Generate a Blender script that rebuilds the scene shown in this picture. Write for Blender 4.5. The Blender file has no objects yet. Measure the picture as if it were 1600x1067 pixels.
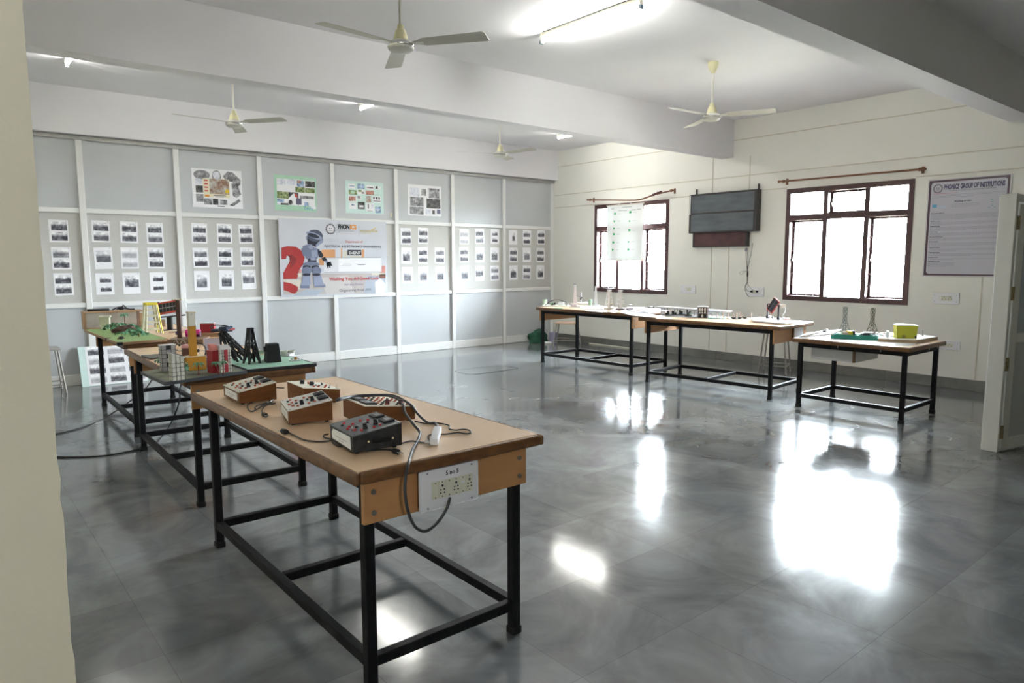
import bpy, bmesh, math, random
from mathutils import Matrix, Vector, Euler
random.seed(7)
SC = bpy.context.scene
COL = SC.collection
R = math.radians
# ------------------------------------------------------------------ camera, sky, exposure
H = 1.45
YAW, PITCH, ROLL, FPX = R(39.55), R(6.57), R(-0.1), 1097.0
fwd = Vector((math.sin(YAW)*math.cos(PITCH), math.cos(YAW)*math.cos(PITCH), -math.sin(PITCH)))
rt = Vector((math.cos(YAW), -math.sin(YAW), 0)); up = rt.cross(fwd)
cr, sr = math.cos(ROLL), math.sin(ROLL)
rt, up = cr*rt + sr*up, -sr*rt + cr*up
cam_d = bpy.data.cameras.new('camera'); cam = bpy.data.objects.new('camera', cam_d); COL.objects.link(cam)
cam_d.sensor_width = 36; cam_d.lens = 36*FPX/1600; cam_d.clip_start = 0.05; cam_d.clip_end = 200
Mc = Matrix((rt, up, -fwd)).transposed().to_4x4(); Mc.translation = (0, 0, H); cam.matrix_world = Mc
SC.camera = cam
SC.view_settings.view_transform = 'Standard'; SC.view_settings.look = 'None'
SC.view_settings.exposure = 1.73; SC.view_settings.gamma = 1.0; SC.view_settings.use_curve_mapping = False
SKY = 60.0
w = bpy.data.worlds.new('sky'); SC.world = w; w.use_nodes = True
bg = w.node_tree.nodes['Background']; bg.inputs[0].default_value = (0.90, 0.95, 1.05, 1); bg.inputs[1].default_value = SKY
def portal(loc, rot, sx, sy):
    d = bpy.data.lights.new('daylight_portal', 'AREA'); d.shape = 'RECTANGLE'; d.size = sx; d.size_y = sy
    d.cycles.is_portal = True
    o = bpy.data.objects.new('daylight_portal', d); o.location = loc; o.rotation_euler = rot; COL.objects.link(o)
XW, YP, ZC, ZB = 8.86, 9.56, 3.396, 2.885            # window wall, partition, ceiling, underside of the beams
WIN = [(3.407, 4.985, .92, 2.383), (6.92, 8.49, .92, 2.385)]
for y0, y1, z0, z1 in WIN: portal((XW+.30, (y0+y1)/2, (z0+z1)/2), (0, R(90), 0), z1-z0, y1-y0)
REAR = (-0.95, -0.69, 2.45, 3.05)                          # unseen opening added in the rear wall to light the pier
portal(((REAR[0]+REAR[1])/2, -3.1, (REAR[2]+REAR[3])/2), (R(90), 0, 0), REAR[1]-REAR[0], REAR[3]-REAR[2])
TUBE_POWER = 75.0
# ------------------------------------------------------------------ measuring helpers (a sight line meets a real plane)
def ray(px, py):
    d = rt*((px-800)/FPX) + up*(-(py-533.5)/FPX) + fwd
    return d
def onz(px, py, z): d = ray(px, py); return Vector((0, 0, H)) + d*((z-H)/d.z)
def onx(px, py, x): d = ray(px, py); return Vector((0, 0, H)) + d*(x/d.x)
def ony(px, py, y): d = ray(px, py); return Vector((0, 0, H)) + d*(y/d.y)
def zat(b, py):
    lo, hi = 0.0, 3.4
    for _ in range(40):
        m = (lo+hi)/2; v = Vector((b[0], b[1], m-H))
        if 533.5 - FPX*v.dot(up)/v.dot(fwd) > py: lo = m
        else: hi = m
    return lo
# ------------------------------------------------------------------ materials
MATS = {}
def _n(nt, t, **kw):
    n = nt.nodes.new(t)
    for k, v in kw.items():
        if hasattr(n, k): setattr(n, k, v)
        else: n.inputs[k].default_value = v
    return n
def mat(name, col, rough=.6, metal=0.0, var=0.06, scale=6.0, bump=0.0, bscale=80.0, spec=.5, stretch=None):
    if name in MATS: return MATS[name]
    m = bpy.data.materials.new(name); m.use_nodes = True; nt = m.node_tree; b = nt.nodes['Principled BSDF']
    b.inputs['Roughness'].default_value = rough; b.inputs['Metallic'].default_value = metal
    b.inputs['Specular IOR Level'].default_value = spec
    tc = _n(nt, 'ShaderNodeTexCoord'); mp = _n(nt, 'ShaderNodeMapping'); nt.links.new(tc.outputs['Object'], mp.inputs[0])
    if stretch: mp.inputs['Scale'].default_value = stretch
    no = _n(nt, 'ShaderNodeTexNoise'); no.inputs['Scale'].default_value = scale; no.inputs['Detail'].default_value = 5
    nt.links.new(mp.outputs[0], no.inputs['Vector'])
    rmp = _n(nt, 'ShaderNodeValToRGB'); e = rmp.color_ramp.elements
    e[0].position = .3; e[1].position = .72
    e[0].color = (*[c*(1-var) for c in col], 1); e[1].color = (*[min(1, c*(1+var)) for c in col], 1)
    nt.links.new(no.outputs['Fac'], rmp.inputs[0]); nt.links.new(rmp.outputs[0], b.inputs['Base Color'])
    if bump:
        n2 = _n(nt, 'ShaderNodeTexNoise'); n2.inputs['Scale'].default_value = bscale; nt.links.new(mp.outputs[0], n2.inputs['Vector'])
        bp = _n(nt, 'ShaderNodeBump'); bp.inputs['Strength'].default_value = bump; bp.inputs['Distance'].default_value = .01
        nt.links.new(n2.outputs['Fac'], bp.inputs['Height']); nt.links.new(bp.outputs[0], b.inputs['Normal'])
    MATS[name] = m; return m
def emis(name, col, s):
    m = bpy.data.materials.new(name); m.use_nodes = True; b = m.node_tree.nodes['Principled BSDF']
    b.inputs['Base Color'].default_value = (.9, .9, .9, 1)
    b.inputs['Emission Color'].default_value = (*col, 1); b.inputs['Emission Strength'].default_value = s
    MATS[name] = m; return m
def glass(name, tint=(.93, .96, .95), refl=.06):
    m = bpy.data.materials.new(name); m.use_nodes = True; nt = m.node_tree
    nt.nodes.remove(nt.nodes['Principled BSDF']); out = nt.nodes['Material Output']
    t = _n(nt, 'ShaderNodeBsdfTransparent'); t.inputs[0].default_value = (*tint, 1)
    g = _n(nt, 'ShaderNodeBsdfGlossy'); g.inputs['Roughness'].default_value = .03
    lw = _n(nt, 'ShaderNodeFresnel'); lw.inputs[0].default_value = 1.45
    mx = _n(nt, 'ShaderNodeMixShader'); nt.links.new(lw.outputs[0], mx.inputs[0])
    nt.links.new(t.outputs[0], mx.inputs[1]); nt.links.new(g.outputs[0], mx.inputs[2]); nt.links.new(mx.outputs[0], out.inputs[0])
    MATS[name] = m; return m
def print_mat(name, cols, scale=9.0, contrast=.12, ground=None):
    """a printed picture: blotches of the given inks, each print object with its own blotches"""
    if name in MATS: return MATS[name]
    m = bpy.data.materials.new(name); m.use_nodes = True; nt = m.node_tree; b = nt.nodes['Principled BSDF']
    b.inputs['Roughness'].default_value = .45
    tc = _n(nt, 'ShaderNodeTexCoord'); oi = _n(nt, 'ShaderNodeObjectInfo')
    ad = _n(nt, 'ShaderNodeVectorMath', operation='ADD'); ml = _n(nt, 'ShaderNodeMath', operation='MULTIPLY'); ml.inputs[1].default_value = 37.0
    nt.links.new(oi.outputs['Random'], ml.inputs[0]); nt.links.new(tc.outputs['Object'], ad.inputs[0]); nt.links.new(ml.outputs[0], ad.inputs[1])
    no = _n(nt, 'ShaderNodeTexNoise'); no.inputs['Scale'].default_value = scale; no.inputs['Detail'].default_value = 4; no.inputs['Roughness'].default_value = .65
    nt.links.new(ad.outputs[0], no.inputs['Vector'])
    fac = no.outputs['Fac']
    if ground is not None:                      # pictures of a yard: dark ground below, pale sky above (along the print's own height)
        uv = _n(nt, 'ShaderNodeUVMap'); uv.uv_map = 'uv'; sp = _n(nt, 'ShaderNodeSeparateXYZ'); nt.links.new(uv.outputs[0], sp.inputs[0])
        cv = _n(nt, 'ShaderNodeValToRGB'); ce = cv.color_ramp.elements
        for p, v in ((.0, .36), (.28, .30), (.40, .24), (.60, .55), (.78, .90)):
            el = ce.new(p); el.color = (v, v, v, 1)
        ce.remove(ce[0]); ce.remove(ce[-1]); nt.links.new(sp.outputs[1], cv.inputs[0])
        mm = _n(nt, 'ShaderNodeMath', operation='MULTIPLY_ADD'); s2 = _n(nt, 'ShaderNodeMath', operation='SUBTRACT'); s2.inputs[1].default_value = .5
        nt.links.new(fac, s2.inputs[0]); nt.links.new(s2.outputs[0], mm.inputs[0]); mm.inputs[1].default_value = ground
        nt.links.new(cv.outputs[0], mm.inputs[2]); fac = mm.outputs[0]
    rp = _n(nt, 'ShaderNodeValToRGB'); el = rp.color_ramp.elements
    k = len(cols)
    for i, c in enumerate(cols):
        x = .5 + (i/(k-1)-.5)*2*contrast*2 if ground is None else i/(k-1)
        e = el.new(max(0, min(1, x))); e.color = (*c, 1)
    el.remove(el[0]); el.remove(el[-1])
    nt.links.new(fac, rp.inputs[0]); nt.links.new(rp.outputs[0], b.inputs['Base Color'])
    MATS[name] = m; return m
# ------------------------------------------------------------------ geometry helpers
class MB:
    def __init__(s, xf=None):
        s.bm = bmesh.new(); s.mats = []; s.uv = s.bm.loops.layers.uv.new('uv'); s.xf = xf or Matrix()
    def mi(s, m):
        if m not in s.mats: s.mats.append(m)
        return s.mats.index(m)
    def _fin(s, m, verts, faces, bev=0, seg=2):
        i = s.mi(m)
        for f in faces: f.material_index = i
        if bev:
            es = list({e for f in faces for e in f.edges})
            r = bmesh.ops.bevel(s.bm, geom=es, offset=bev, segments=seg, affect='EDGES', profile=.5)
            for f in r['faces']: f.material_index = i
    def box(s, m, c, sz, rz=0.0, M=None, bev=0, seg=2):
        T = s.xf @ (Matrix.Translation(c) @ (Matrix.Rotation(rz, 4, 'Z') if M is None else M) @ Matrix.Diagonal((*sz, 1)))
        r = bmesh.ops.create_cube(s.bm, size=1, matrix=T)
        fs = list({f for v in r['verts'] for f in v.link_faces})
        s._fin(m, r['verts'], fs, bev, seg); return s
    def b2(s, m, a, b, bev=0, seg=2):
        return s.box(m, [(a[i]+b[i])/2 for i in range(3)], [abs(b[i]-a[i]) for i in range(3)], bev=bev, seg=seg)
    def face(s, m, pts, uv=None):
        vs = [s.bm.verts.new(s.xf @ Vector(p)) for p in pts]
        f = s.bm.faces.new(vs); f.material_index = s.mi(m)
        if uv:
            for l, u in zip(f.loops, uv): l[s.uv].uv = u
        return s
    def solid(s, m, poly, ext):
        """closed prism: 3-D polygon swept along a vector"""
        ext = Vector(ext); a = [s.bm.verts.new(s.xf @ Vector(p)) for p in poly]; b = [s.bm.verts.new(s.xf @ (Vector(p)+ext)) for p in poly]
        n = len(a); fs = [s.bm.faces.new(a[::-1]), s.bm.faces.new(b)]
        for i in range(n): fs.append(s.bm.faces.new((a[i], a[(i+1) % n], b[(i+1) % n], b[i])))
        bmesh.ops.recalc_face_normals(s.bm, faces=fs); s._fin(m, None, fs); return s
    def cyl(s, m, p0, p1, r0, r1=None, n=16, cap=True):
        r1 = r0 if r1 is None else r1
        p0, p1 = Vector(p0), Vector(p1); d = p1-p0
        T = s.xf @ (Matrix.Translation((p0+p1)/2) @ d.to_track_quat('Z', 'Y').to_matrix().to_4x4())
        r = bmesh.ops.create_cone(s.bm, cap_ends=cap, segments=n, radius1=r0, radius2=r1, depth=d.length, matrix=T)
        s._fin(m, r['verts'], list({f for v in r['verts'] for f in v.link_faces})); return s
    def bar(s, m, p0, p1, a, b=None):
        b = b or a; p0, p1 = Vector(p0), Vector(p1); d = p1-p0
        q = d.to_track_quat('Z', 'Y').to_matrix().to_4x4()
        T = s.xf @ (Matrix.Translation((p0+p1)/2) @ q @ Matrix.Diagonal((a, b, d.length, 1)))
        r = bmesh.ops.create_cube(s.bm, size=1, matrix=T); s._fin(m, None, list({f for v in r['verts'] for f in v.link_faces})); return s
    def ball(s, m, c, r, sc=(1, 1, 1), n=12):
        T = s.xf @ (Matrix.Translation(c) @ Matrix.Diagonal((*sc, 1)))
        q = bmesh.ops.create_uvsphere(s.bm, u_segments=n, v_segments=max(6, n//2), radius=r, matrix=T)
        s._fin(m, None, list({f for v in q['verts'] for f in v.link_faces})); return s
    def lathe(s, m, prof, c, n=24):
        rings = []
        for r, z in prof:
            rings.append([s.bm.verts.new(s.xf @ Vector((c[0]+r*math.cos(2*math.pi*k/n), c[1]+r*math.sin(2*math.pi*k/n), c[2]+z))) for k in range(n)])
        fs = []
        for a, b in zip(rings, rings[1:]):
            for k in range(n): fs.append(s.bm.faces.new((a[k], a[(k+1) % n], b[(k+1) % n], b[k])))
        fs.append(s.bm.faces.new(rings[0][::-1])); fs.append(s.bm.faces.new(rings[-1]))
        bmesh.ops.recalc_face_normals(s.bm, faces=fs); s._fin(m, None, fs); return s
    def tube(s, m, pts, r, n=8, sub=6, ends=True):
        P = [Vector(p) for p in pts]
        if sub > 1 and len(P) > 2:
            Q = []
            for i in range(len(P)-1):
                a, b, c, d = P[max(i-1, 0)], P[i], P[i+1], P[min(i+2, len(P)-1)]
                for k in range(sub):
                    t = k/sub
                    Q.append(.5*((2*b)+(c-a)*t+(2*a-5*b+4*c-d)*t*t+(3*b-a-3*c+d)*t**3))
            P = Q+[P[-1]]
        rings = []; up0 = Vector((.13, .21, .97))
        for i, p in enumerate(P):
            t = (P[min(i+1, len(P)-1)]-P[max(i-1, 0)]).normalized()
            x = t.cross(up0)
            if x.length < .05: x = t.cross(Vector((1, 0, 0)))
            x.normalize(); y = x.cross(t).normalized(); up0 = y
            rings.append([s.bm.verts.new(s.xf @ (p+r*(x*math.cos(2*math.pi*k/n)+y*math.sin(2*math.pi*k/n)))) for k in range(n)])
        fs = []
        for a, b in zip(rings, rings[1:]):
            for k in range(n): fs.append(s.bm.faces.new((a[k], a[(k+1) % n], b[(k+1) % n], b[k])))
        fs.append(s.bm.faces.new(rings[0][::-1])); fs.append(s.bm.faces.new(rings[-1]))
        bmesh.ops.recalc_face_normals(s.bm, faces=fs); s._fin(m, None, fs); return s
    def text(s, m, body, size, M, width=None, bold=0.0, align='LEFT'):
        cu = bpy.data.curves.new('t', 'FONT'); cu.body = body; cu.size = size; cu.align_x = align; cu.offset = bold; cu.resolution_u = 3
        o = bpy.data.objects.new('t', cu); COL.objects.link(o)
        me = bpy.data.meshes.new_from_object(o.evaluated_get(bpy.context.evaluated_depsgraph_get()))
        xs = [v.co.x for v in me.vertices]
        if width and xs:
            k = width/(max(xs)-min(xs)); me.transform(Matrix.Diagonal((k, 1, 1, 1)))
        me.transform(s.xf @ M); n0 = len(s.bm.faces)
        s.bm.from_mesh(me); s.bm.faces.ensure_lookup_table(); i = s.mi(m)
        for f in s.bm.faces[n0:]: f.material_index = i
        bpy.data.objects.remove(o); bpy.data.curves.remove(cu); bpy.data.meshes.remove(me); return s
    def build(s, name, parent=None, smooth=30, loc=None):
        me = bpy.data.meshes.new(name); o = bpy.data.objects.new(name, me); COL.objects.link(o)
        if parent is not None:
            o.parent = parent; off = Vector(ORG[parent.name]); ORG[o.name] = off
        else:
            if loc is None:
                vs = [v.co for v in s.bm.verts]
                lo = [min(v[i] for v in vs) for i in range(3)]; hi = [max(v[i] for v in vs) for i in range(3)]
                loc = ((lo[0]+hi[0])/2, (lo[1]+hi[1])/2, lo[2])
            off = Vector(loc); o.location = off; ORG[o.name] = off
        s.bm.transform(Matrix.Translation(-off)); s.bm.to_mesh(me); s.bm.free()
        for m in s.mats: me.materials.append(m)
        if smooth:
            me.shade_smooth(); me.set_sharp_from_angle(angle=R(smooth))
        return o
ORG = {}
def thing(name, label, cat, loc, group=None):
    o = bpy.data.objects.new(name, None); o.empty_display_size = .05; o.location = loc; COL.objects.link(o); ORG[o.name] = Vector(loc)
    return tag(o, label, cat, group)
def tag(o, label, cat, group=None, kind=None):
    o['label'] = label; o['category'] = cat
    if group: o['group'] = group
    if kind: o['kind'] = kind
    return o
def struct(mb, name, parent=None, smooth=30):
    o = mb.build(name, parent, smooth)
    if parent is None: o['kind'] = 'structure'
    return o
def copy_tree(o, parent=None):
    c = o.copy(); COL.objects.link(c); c.parent = parent; ORG[c.name] = ORG[o.name]
    for ch in o.children: copy_tree(ch, c)
    return c
# ------------------------------------------------------------------ palette
CREAM = mat('cream_wall_paint', (.71, .66, .51), .75, var=.035, scale=1.3, bump=.12, bscale=60)
WALLR = mat('pale_wall_paint', (.805, .795, .735), .7, var=.03, scale=.9, bump=.08, bscale=45)
WHITE = mat('white_ceiling_paint', (.775, .765, .785), .8, var=.025, scale=1.1, bump=.05, bscale=40)
PANEL = mat('blue_grey_laminate', (.515, .535, .55), .5, var=.02, scale=3)
PINB = mat('warm_grey_pinboard', (.545, .54, .515), .9, var=.03, scale=30, bump=.1, bscale=300)
ALU = mat('white_coated_aluminium', (.80, .80, .78), .4, var=.02)
ALUG = mat('grey_coated_aluminium', (.45, .44, .42), .45, var=.03)
SKIRT = mat('grey_stone_skirting', (.17, .17, .155), .4, var=.2, scale=5)
MAROON = mat('maroon_enamel', (.06, .022, .022), .4, var=.15, scale=8)
GRILL = mat('flare_pale_enamel', (.55, .45, .45), .5)  # grille bars coloured pale to stand in for flare at the windows
GLASS = glass('window_glass')
BEIGE = mat('beige_laminate', (.80, .56, .35), .30, var=.05, scale=2.5, stretch=(3, 3, 3), spec=.5)
LIP = mat('varnished_brown_wood', (.150, .066, .022), .40, var=.35, scale=9, stretch=(2, 2, 6))
APR = mat('brown_laminate', (.46, .235, .095), .4, var=.06, scale=4, stretch=(1, 1, 8))
STEEL = mat('black_painted_steel', (.010, .010, .011), .5, var=.3, scale=20, spec=.14)
RUB = mat('black_rubber', (.010, .010, .010), .7, spec=.3)
PLW = mat('white_plastic', (.78, .78, .8), .35, var=.015)
PLI = mat('ivory_plastic', (.70, .69, .56), .4, var=.02)
DARK = mat('black_plastic', (.014, .014, .016), .42, spec=.35)
BOLT = mat('zinc_bolt', (.33, .31, .27), .35, metal=.8)
STL = mat('bare_steel', (.5, .48, .45), .35, metal=.7)
PAPER = mat('white_paper', (.86, .86, .88), .8, var=.01)
INK = mat('black_ink', (.03, .03, .035), .6)
INKG = mat('grey_ink', (.27, .27, .31), .6)
RED = mat('red_ink', (.55, .045, .045), .5)
WIRE = mat('black_cable_sheath', (.015, .015, .016), .45)
WOODK = mat('red_brown_polished_wood', (.165, .062, .016), .36, var=.25, scale=5, stretch=(2, 2, 9))
IVORY = mat('fan_ivory_enamel', (.72, .68, .42), .4)
FANW = mat('fan_white_enamel', (.68, .67, .60), .35)
CHROME = mat('chrome', (.75, .75, .75), .12, metal=1.0)
TUBE = emis('lit_tube', (1.0, .99, .95), TUBE_POWER); TUBE2 = emis('dim_lit_tube', (1.0, .99, .95), TUBE_POWER*.5)  # far-bay tubes run dimmer to soften their floor reflections
# ------------------------------------------------------------------ the setting
def floor_mat():
    m = bpy.data.materials.new('polished_stone_tiles'); m.use_nodes = True; nt = m.node_tree; b = nt.nodes['Principled BSDF']; L = nt.links.new
    tc = _n(nt, 'ShaderNodeTexCoord'); mp = _n(nt, 'ShaderNodeMapping'); L(tc.outputs['Object'], mp.inputs[0])
    mp.inputs['Location'].default_value = (-2.203+.545*10, -2.169+.545*10, 0)
    br = _n(nt, 'ShaderNodeTexBrick'); br.offset = 0; br.squash = 1
    for k, v in (('Color1', (.190, .198, .200, 1)), ('Color2', (.142, .150, .151, 1)), ('Mortar', (.09, .095, .09, 1)), ('Scale', 1.0),
                 ('Mortar Size', .0011), ('Mortar Smooth', .3), ('Bias', 0.0), ('Brick Width', .545), ('Row Height', .545)): br.inputs[k].default_value = v
    L(mp.outputs[0], br.inputs['Vector'])
    n1 = _n(nt, 'ShaderNodeTexNoise'); n1.inputs['Scale'].default_value = 2.3; n1.inputs['Detail'].default_value = 4; n1.inputs['Roughness'].default_value = .62; n1.inputs['Distortion'].default_value = .8
    L(mp.outputs[0], n1.inputs['Vector'])
    r1 = _n(nt, 'ShaderNodeValToRGB'); e = r1.color_ramp.elements; e[0].position = .32; e[1].position = .72; e[0].color = (.68, .68, .68, 1); e[1].color = (1.35, 1.35, 1.35, 1)
    L(n1.outputs['Fac'], r1.inputs[0])
    mx = _n(nt, 'ShaderNodeMix', data_type='RGBA', blend_type='MULTIPLY'); mx.inputs[0].default_value = 1
    L(br.outputs['Color'], mx.inputs[6]); L(r1.outputs[0], mx.inputs[7]); L(mx.outputs[2], b.inputs['Base Color'])
    r2 = _n(nt, 'ShaderNodeMapRange'); r2.inputs[1].default_value = .3; r2.inputs[2].default_value = .75; r2.inputs[3].default_value = .10; r2.inputs[4].default_value = .16
    L(n1.outputs['Fac'], r2.inputs[0]); L(r2.outputs[0], b.inputs['Roughness'])
    n2 = _n(nt, 'ShaderNodeTexNoise'); n2.inputs['Scale'].default_value = 3.0; n2.inputs['Detail'].default_value = 1; L(mp.outputs[0], n2.inputs['Vector'])
    bp = _n(nt, 'ShaderNodeBump'); bp.inputs['Strength'].default_value = .06; bp.inputs['Distance'].default_value = .006
    L(n2.outputs['Fac'], bp.inputs['Height']); L(bp.outputs[0], b.inputs['Normal'])
    b.inputs['Specular IOR Level'].default_value = .80
    return m
FLOOR = floor_mat()
X0 = -1.6
mb = MB(); mb.b2(FLOOR, (X0, -3.0, -.12), (XW+.25, 9.9, 0)); o = mb.build('floor', None, 0, loc=(0, 0, 0)); o['kind'] = 'structure'
mb = MB(); mb.b2(WHITE, (X0, -3.0, ZC), (XW+.25, 9.9, ZC+.15)); struct(mb, 'ceiling')
mb = MB(); mb.b2(WHITE, (X0, 5.82, ZB), (XW, 6.01, ZC-.001)); struct(mb, 'beam_1')
mb = MB(); mb.b2(WHITE, (X0, 2.285, ZB), (XW, 2.52, ZC-.001)); struct(mb, 'beam_2')
# window wall with its two openings
mb = MB(); zc = ZC; T = XW+.23
ys = [-3.0, WIN[0][0], WIN[0][1], WIN[1][0], WIN[1][1], 9.9]
for a, b in ((0, 1), (2, 3), (4, 5)): mb.b2(WALLR, (XW, ys[a], 0), (T, ys[b], zc-.001))
for (a, b, z0, z1) in WIN:
    mb.b2(WALLR, (XW, a, 0), (T, b, z0)); mb.b2(WALLR, (XW, a, z1), (T, b, zc-.001))
wall_right = struct(mb, 'wall_right')
n = 0
for z, a, b in ((3.12, 2.52, 5.82), (3.12, 6.01, 9.42), (2.62, -3, 9.5), (2.40, 4.99, 6.9), (2.40, 8.49, 9.5), (2.40, -3, 3.40)):
    n += 1; mb = MB(); mb.b2(mat('wall_joint_line', (.60, .56, .46), .8), (XW-.007, a, z-.006), (XW, b, z+.006)); struct(mb, 'trim_%d' % n)
for y, z0, z1 in ((6.13, .13, 1.65), (5.84, .13, 1.65), (2.66, .13, 1.27), (5.55, 2.42, 2.88), (6.15, 2.42, 3.3)):
    n += 1; mb = MB(); mb.b2(mat('wall_joint_line', (.60, .56, .46), .8), (XW-.006, y-.006, z0), (XW, y+.006, z1)); struct(mb, 'trim_%d' % n)
mb = MB()
yy = -3.0
while yy < 9.5:
    mb.b2(SKIRT, (XW-.014, yy, 0), (XW, min(yy+.598, 9.55), .122), bev=.002, seg=1); yy += .6
struct(mb, 'baseboard_right')
# rear and side walls of the hall, out of the picture but closing the room
mb = MB()
mb.b2(CREAM, (X0, -3.2, 0), (XW, -3.0, REAR[2])); mb.b2(CREAM, (X0, -3.2, REAR[3]), (XW, -3.0, ZC))
mb.b2(CREAM, (X0, -3.2, REAR[2]), (REAR[0], -3.0, REAR[3])); mb.b2(CREAM, (REAR[1], -3.2, REAR[2]), (XW, -3.0, REAR[3])); struct(mb, 'wall_rear')
mb = MB(); mb.b2(CREAM, (X0-.2, -3.2, 0), (X0, 9.9, ZC)); struct(mb, 'wall_left')
mb = MB(); mb.b2(mat('added_yard_ground', (.20, .18, .14), .9, var=.2, scale=.5), (XW+.26, -60, -.9), (90, 70, -.6)); struct(mb, 'ground')  # yard plane added outside to hold back sky light from below
# plastered pier beside the camera: its edge is slightly ragged
mb = MB(); ye = 1.7; xe = .1045*ye
prof = [(xe, 0.0)]
z = 0.0; random.seed(3)
while z < ZC-.1:
    z += random.uniform(.012, .05)
    amp = .0022 if z < 1.15 else .0007
    prof.append((xe+random.uniform(-amp, amp)+(-.002 if 1.02 < z < 1.06 else 0), z))
prof += [(xe, ZC-.001), (X0, ZC-.001), (X0, 0)]
mb.solid(CREAM, [(x, ye, zz) for x, zz in prof], (0, .22, 0)); struct(mb, 'wall_front', smooth=0)
# beam over the partition, then the partition itself
mb = MB(); mb.b2(WHITE, (X0, 9.42, ZB), (XW, 9.9, ZC-.001)); struct(mb, 'beam_3')
mb = MB(); mb.b2(PANEL, (X0, YP+.03, 0), (XW, YP+.3, ZB-.001)); wb = struct(mb, 'wall_back')
PX = [-.65, .385, 1.425, 2.465, 3.500, 4.545, 5.585, 6.635, 7.705, XW-.03]
ROWS = [(.12, .94, PANEL), (.94, 2.035, PINB), (2.035, 2.862, PANEL)]
prev = X0
for x in PX:
    for z0, z1, m in ROWS:
        mb = MB(); mb.b2(m, (prev, YP, z0), (x, YP+.029, z1)); mb.build('panel', wb)
    prev = x
for x in PX:
    mb = MB(); mb.b2(ALU, (x-.032, YP-.03, .0), (x+.032, YP, 2.862), bev=.004, seg=1); mb.build('post', wb)
for z, hh in ((.94, .055), (2.035, .055)):
    prev = X0
    for x in PX:
        mb = MB(); mb.b2(ALU, (prev+.033, YP-.022, z-hh/2), (x-.033, YP, z+hh/2), bev=.004, seg=1); mb.build('rail', wb); prev = x
mb = MB(); mb.b2(ALUG, (X0, YP-.05, 2.835), (XW, YP, ZB-.002), bev=.004, seg=1); mb.b2(ALUG, (X0, YP-.065, 2.858), (XW, YP-.05, 2.872)); mb.build('head_rail', wb)
prev = X0
mb = MB()
for x in PX:
    mb.b2(ALU, (prev+.033, YP-.026, 0), (x-.033, YP, .128), bev=.006, seg=1); prev = x
struct(mb, 'baseboard_back')
# windows
def window(i, y0, y1, z0, z1, mull, zt, sashes):
    mb = MB(); fx0, fx1, fw = XW-.012, XW+.085, .062
    mb.b2(MAROON, (fx0, y0, z0), (fx1, y0+fw, z1)); mb.b2(MAROON, (fx0, y1-fw, z0), (fx1, y1, z1))
    mb.b2(MAROON, (fx0, y0+fw, z0), (fx1, y1-fw, z0+fw)); mb.b2(MAROON, (fx0, y0+fw, z1-fw), (fx1, y1-fw, z1))
    for m in mull: mb.b2(MAROON, (fx0+.006, m-.030, z0+fw), (fx1, m+.030, z1-fw))
    cells = [y0+fw]+[v for m in mull for v in (m-.030, m+.030)]+[y1-fw]
    for a, b in zip(cells[0::2], cells[1::2]): mb.b2(MAROON, (fx0+.006, a, zt-.036), (fx1, b, zt+.036))
    wdw = struct(mb, 'window_%d' % i)
    for c in range(3):
        a, b = cells[2*c], cells[2*c+1]
        for r_, (za, zb) in enumerate(((z0+fw, zt-.036), (zt+.036, z1-fw))):
            g = MB()
            if (c, r_) in sashes:
                s = MB(); sx0, sx1, sw = XW+.086, XW+.12, .036
                s.b2(MAROON, (sx0, a-.012, za-.012), (sx1, a+sw-.012, zb+.012)); s.b2(MAROON, (sx0, b-sw+.012, za-.012), (sx1, b+.012, zb+.012))
                s.b2(MAROON, (sx0, a+sw-.012, za-.012), (sx1, b-sw+.012, za+sw-.012)); s.b2(MAROON, (sx0, a+sw-.012, zb-sw+.012), (sx1, b-sw+.012, zb+.012))
                so = s.build('sash', wdw)
                g.b2(GLASS, (XW+.100, a+sw-.014, za+sw-.014), (XW+.104, b-sw+.014, zb-sw+.014)); g.build('pane', so)
                h = MB(); hz = (za+zb)/2; h.bar(STL, (XW+.084, b-sw*.4, hz-.05), (XW+.084, b-sw*.4, hz+.05), .012); h.bar(STL, (XW+.078, b-sw*.4, hz), (XW+.062, b-sw*.4, hz-.03), .01); h.build('latch', so)
            else:
                g.b2(GLASS, (XW+.070, a-.004, za-.004), (XW+.074, b+.004, zb+.004)); g.build('pane', wdw)
    g = MB(); k = 1
    zz = z0+fw+.145
    while zz < z1-fw-.02:
        if abs(zz-zt) > .04: g.bar(GRILL, (XW+.045, y0+fw, zz), (XW+.045, y1-fw, zz), .009)
        zz += .15
    for a, b in zip(cells[0::2], cells[1::2]):
        for q in (.25, .5, .75): g.bar(GRILL, (XW+.052, a+(b-a)*q, z0+fw), (XW+.052, a+(b-a)*q, z1-fw), .007)
    g.build('grille', wdw)
window(1, *WIN[0], (3.935, 4.452), 2.005, {(0, 0), (2, 0), (1, 1)})
window(2, *WIN[1], (7.438, 7.962), 1.985, {(0, 0), (2, 0), (1, 1)})
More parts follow.
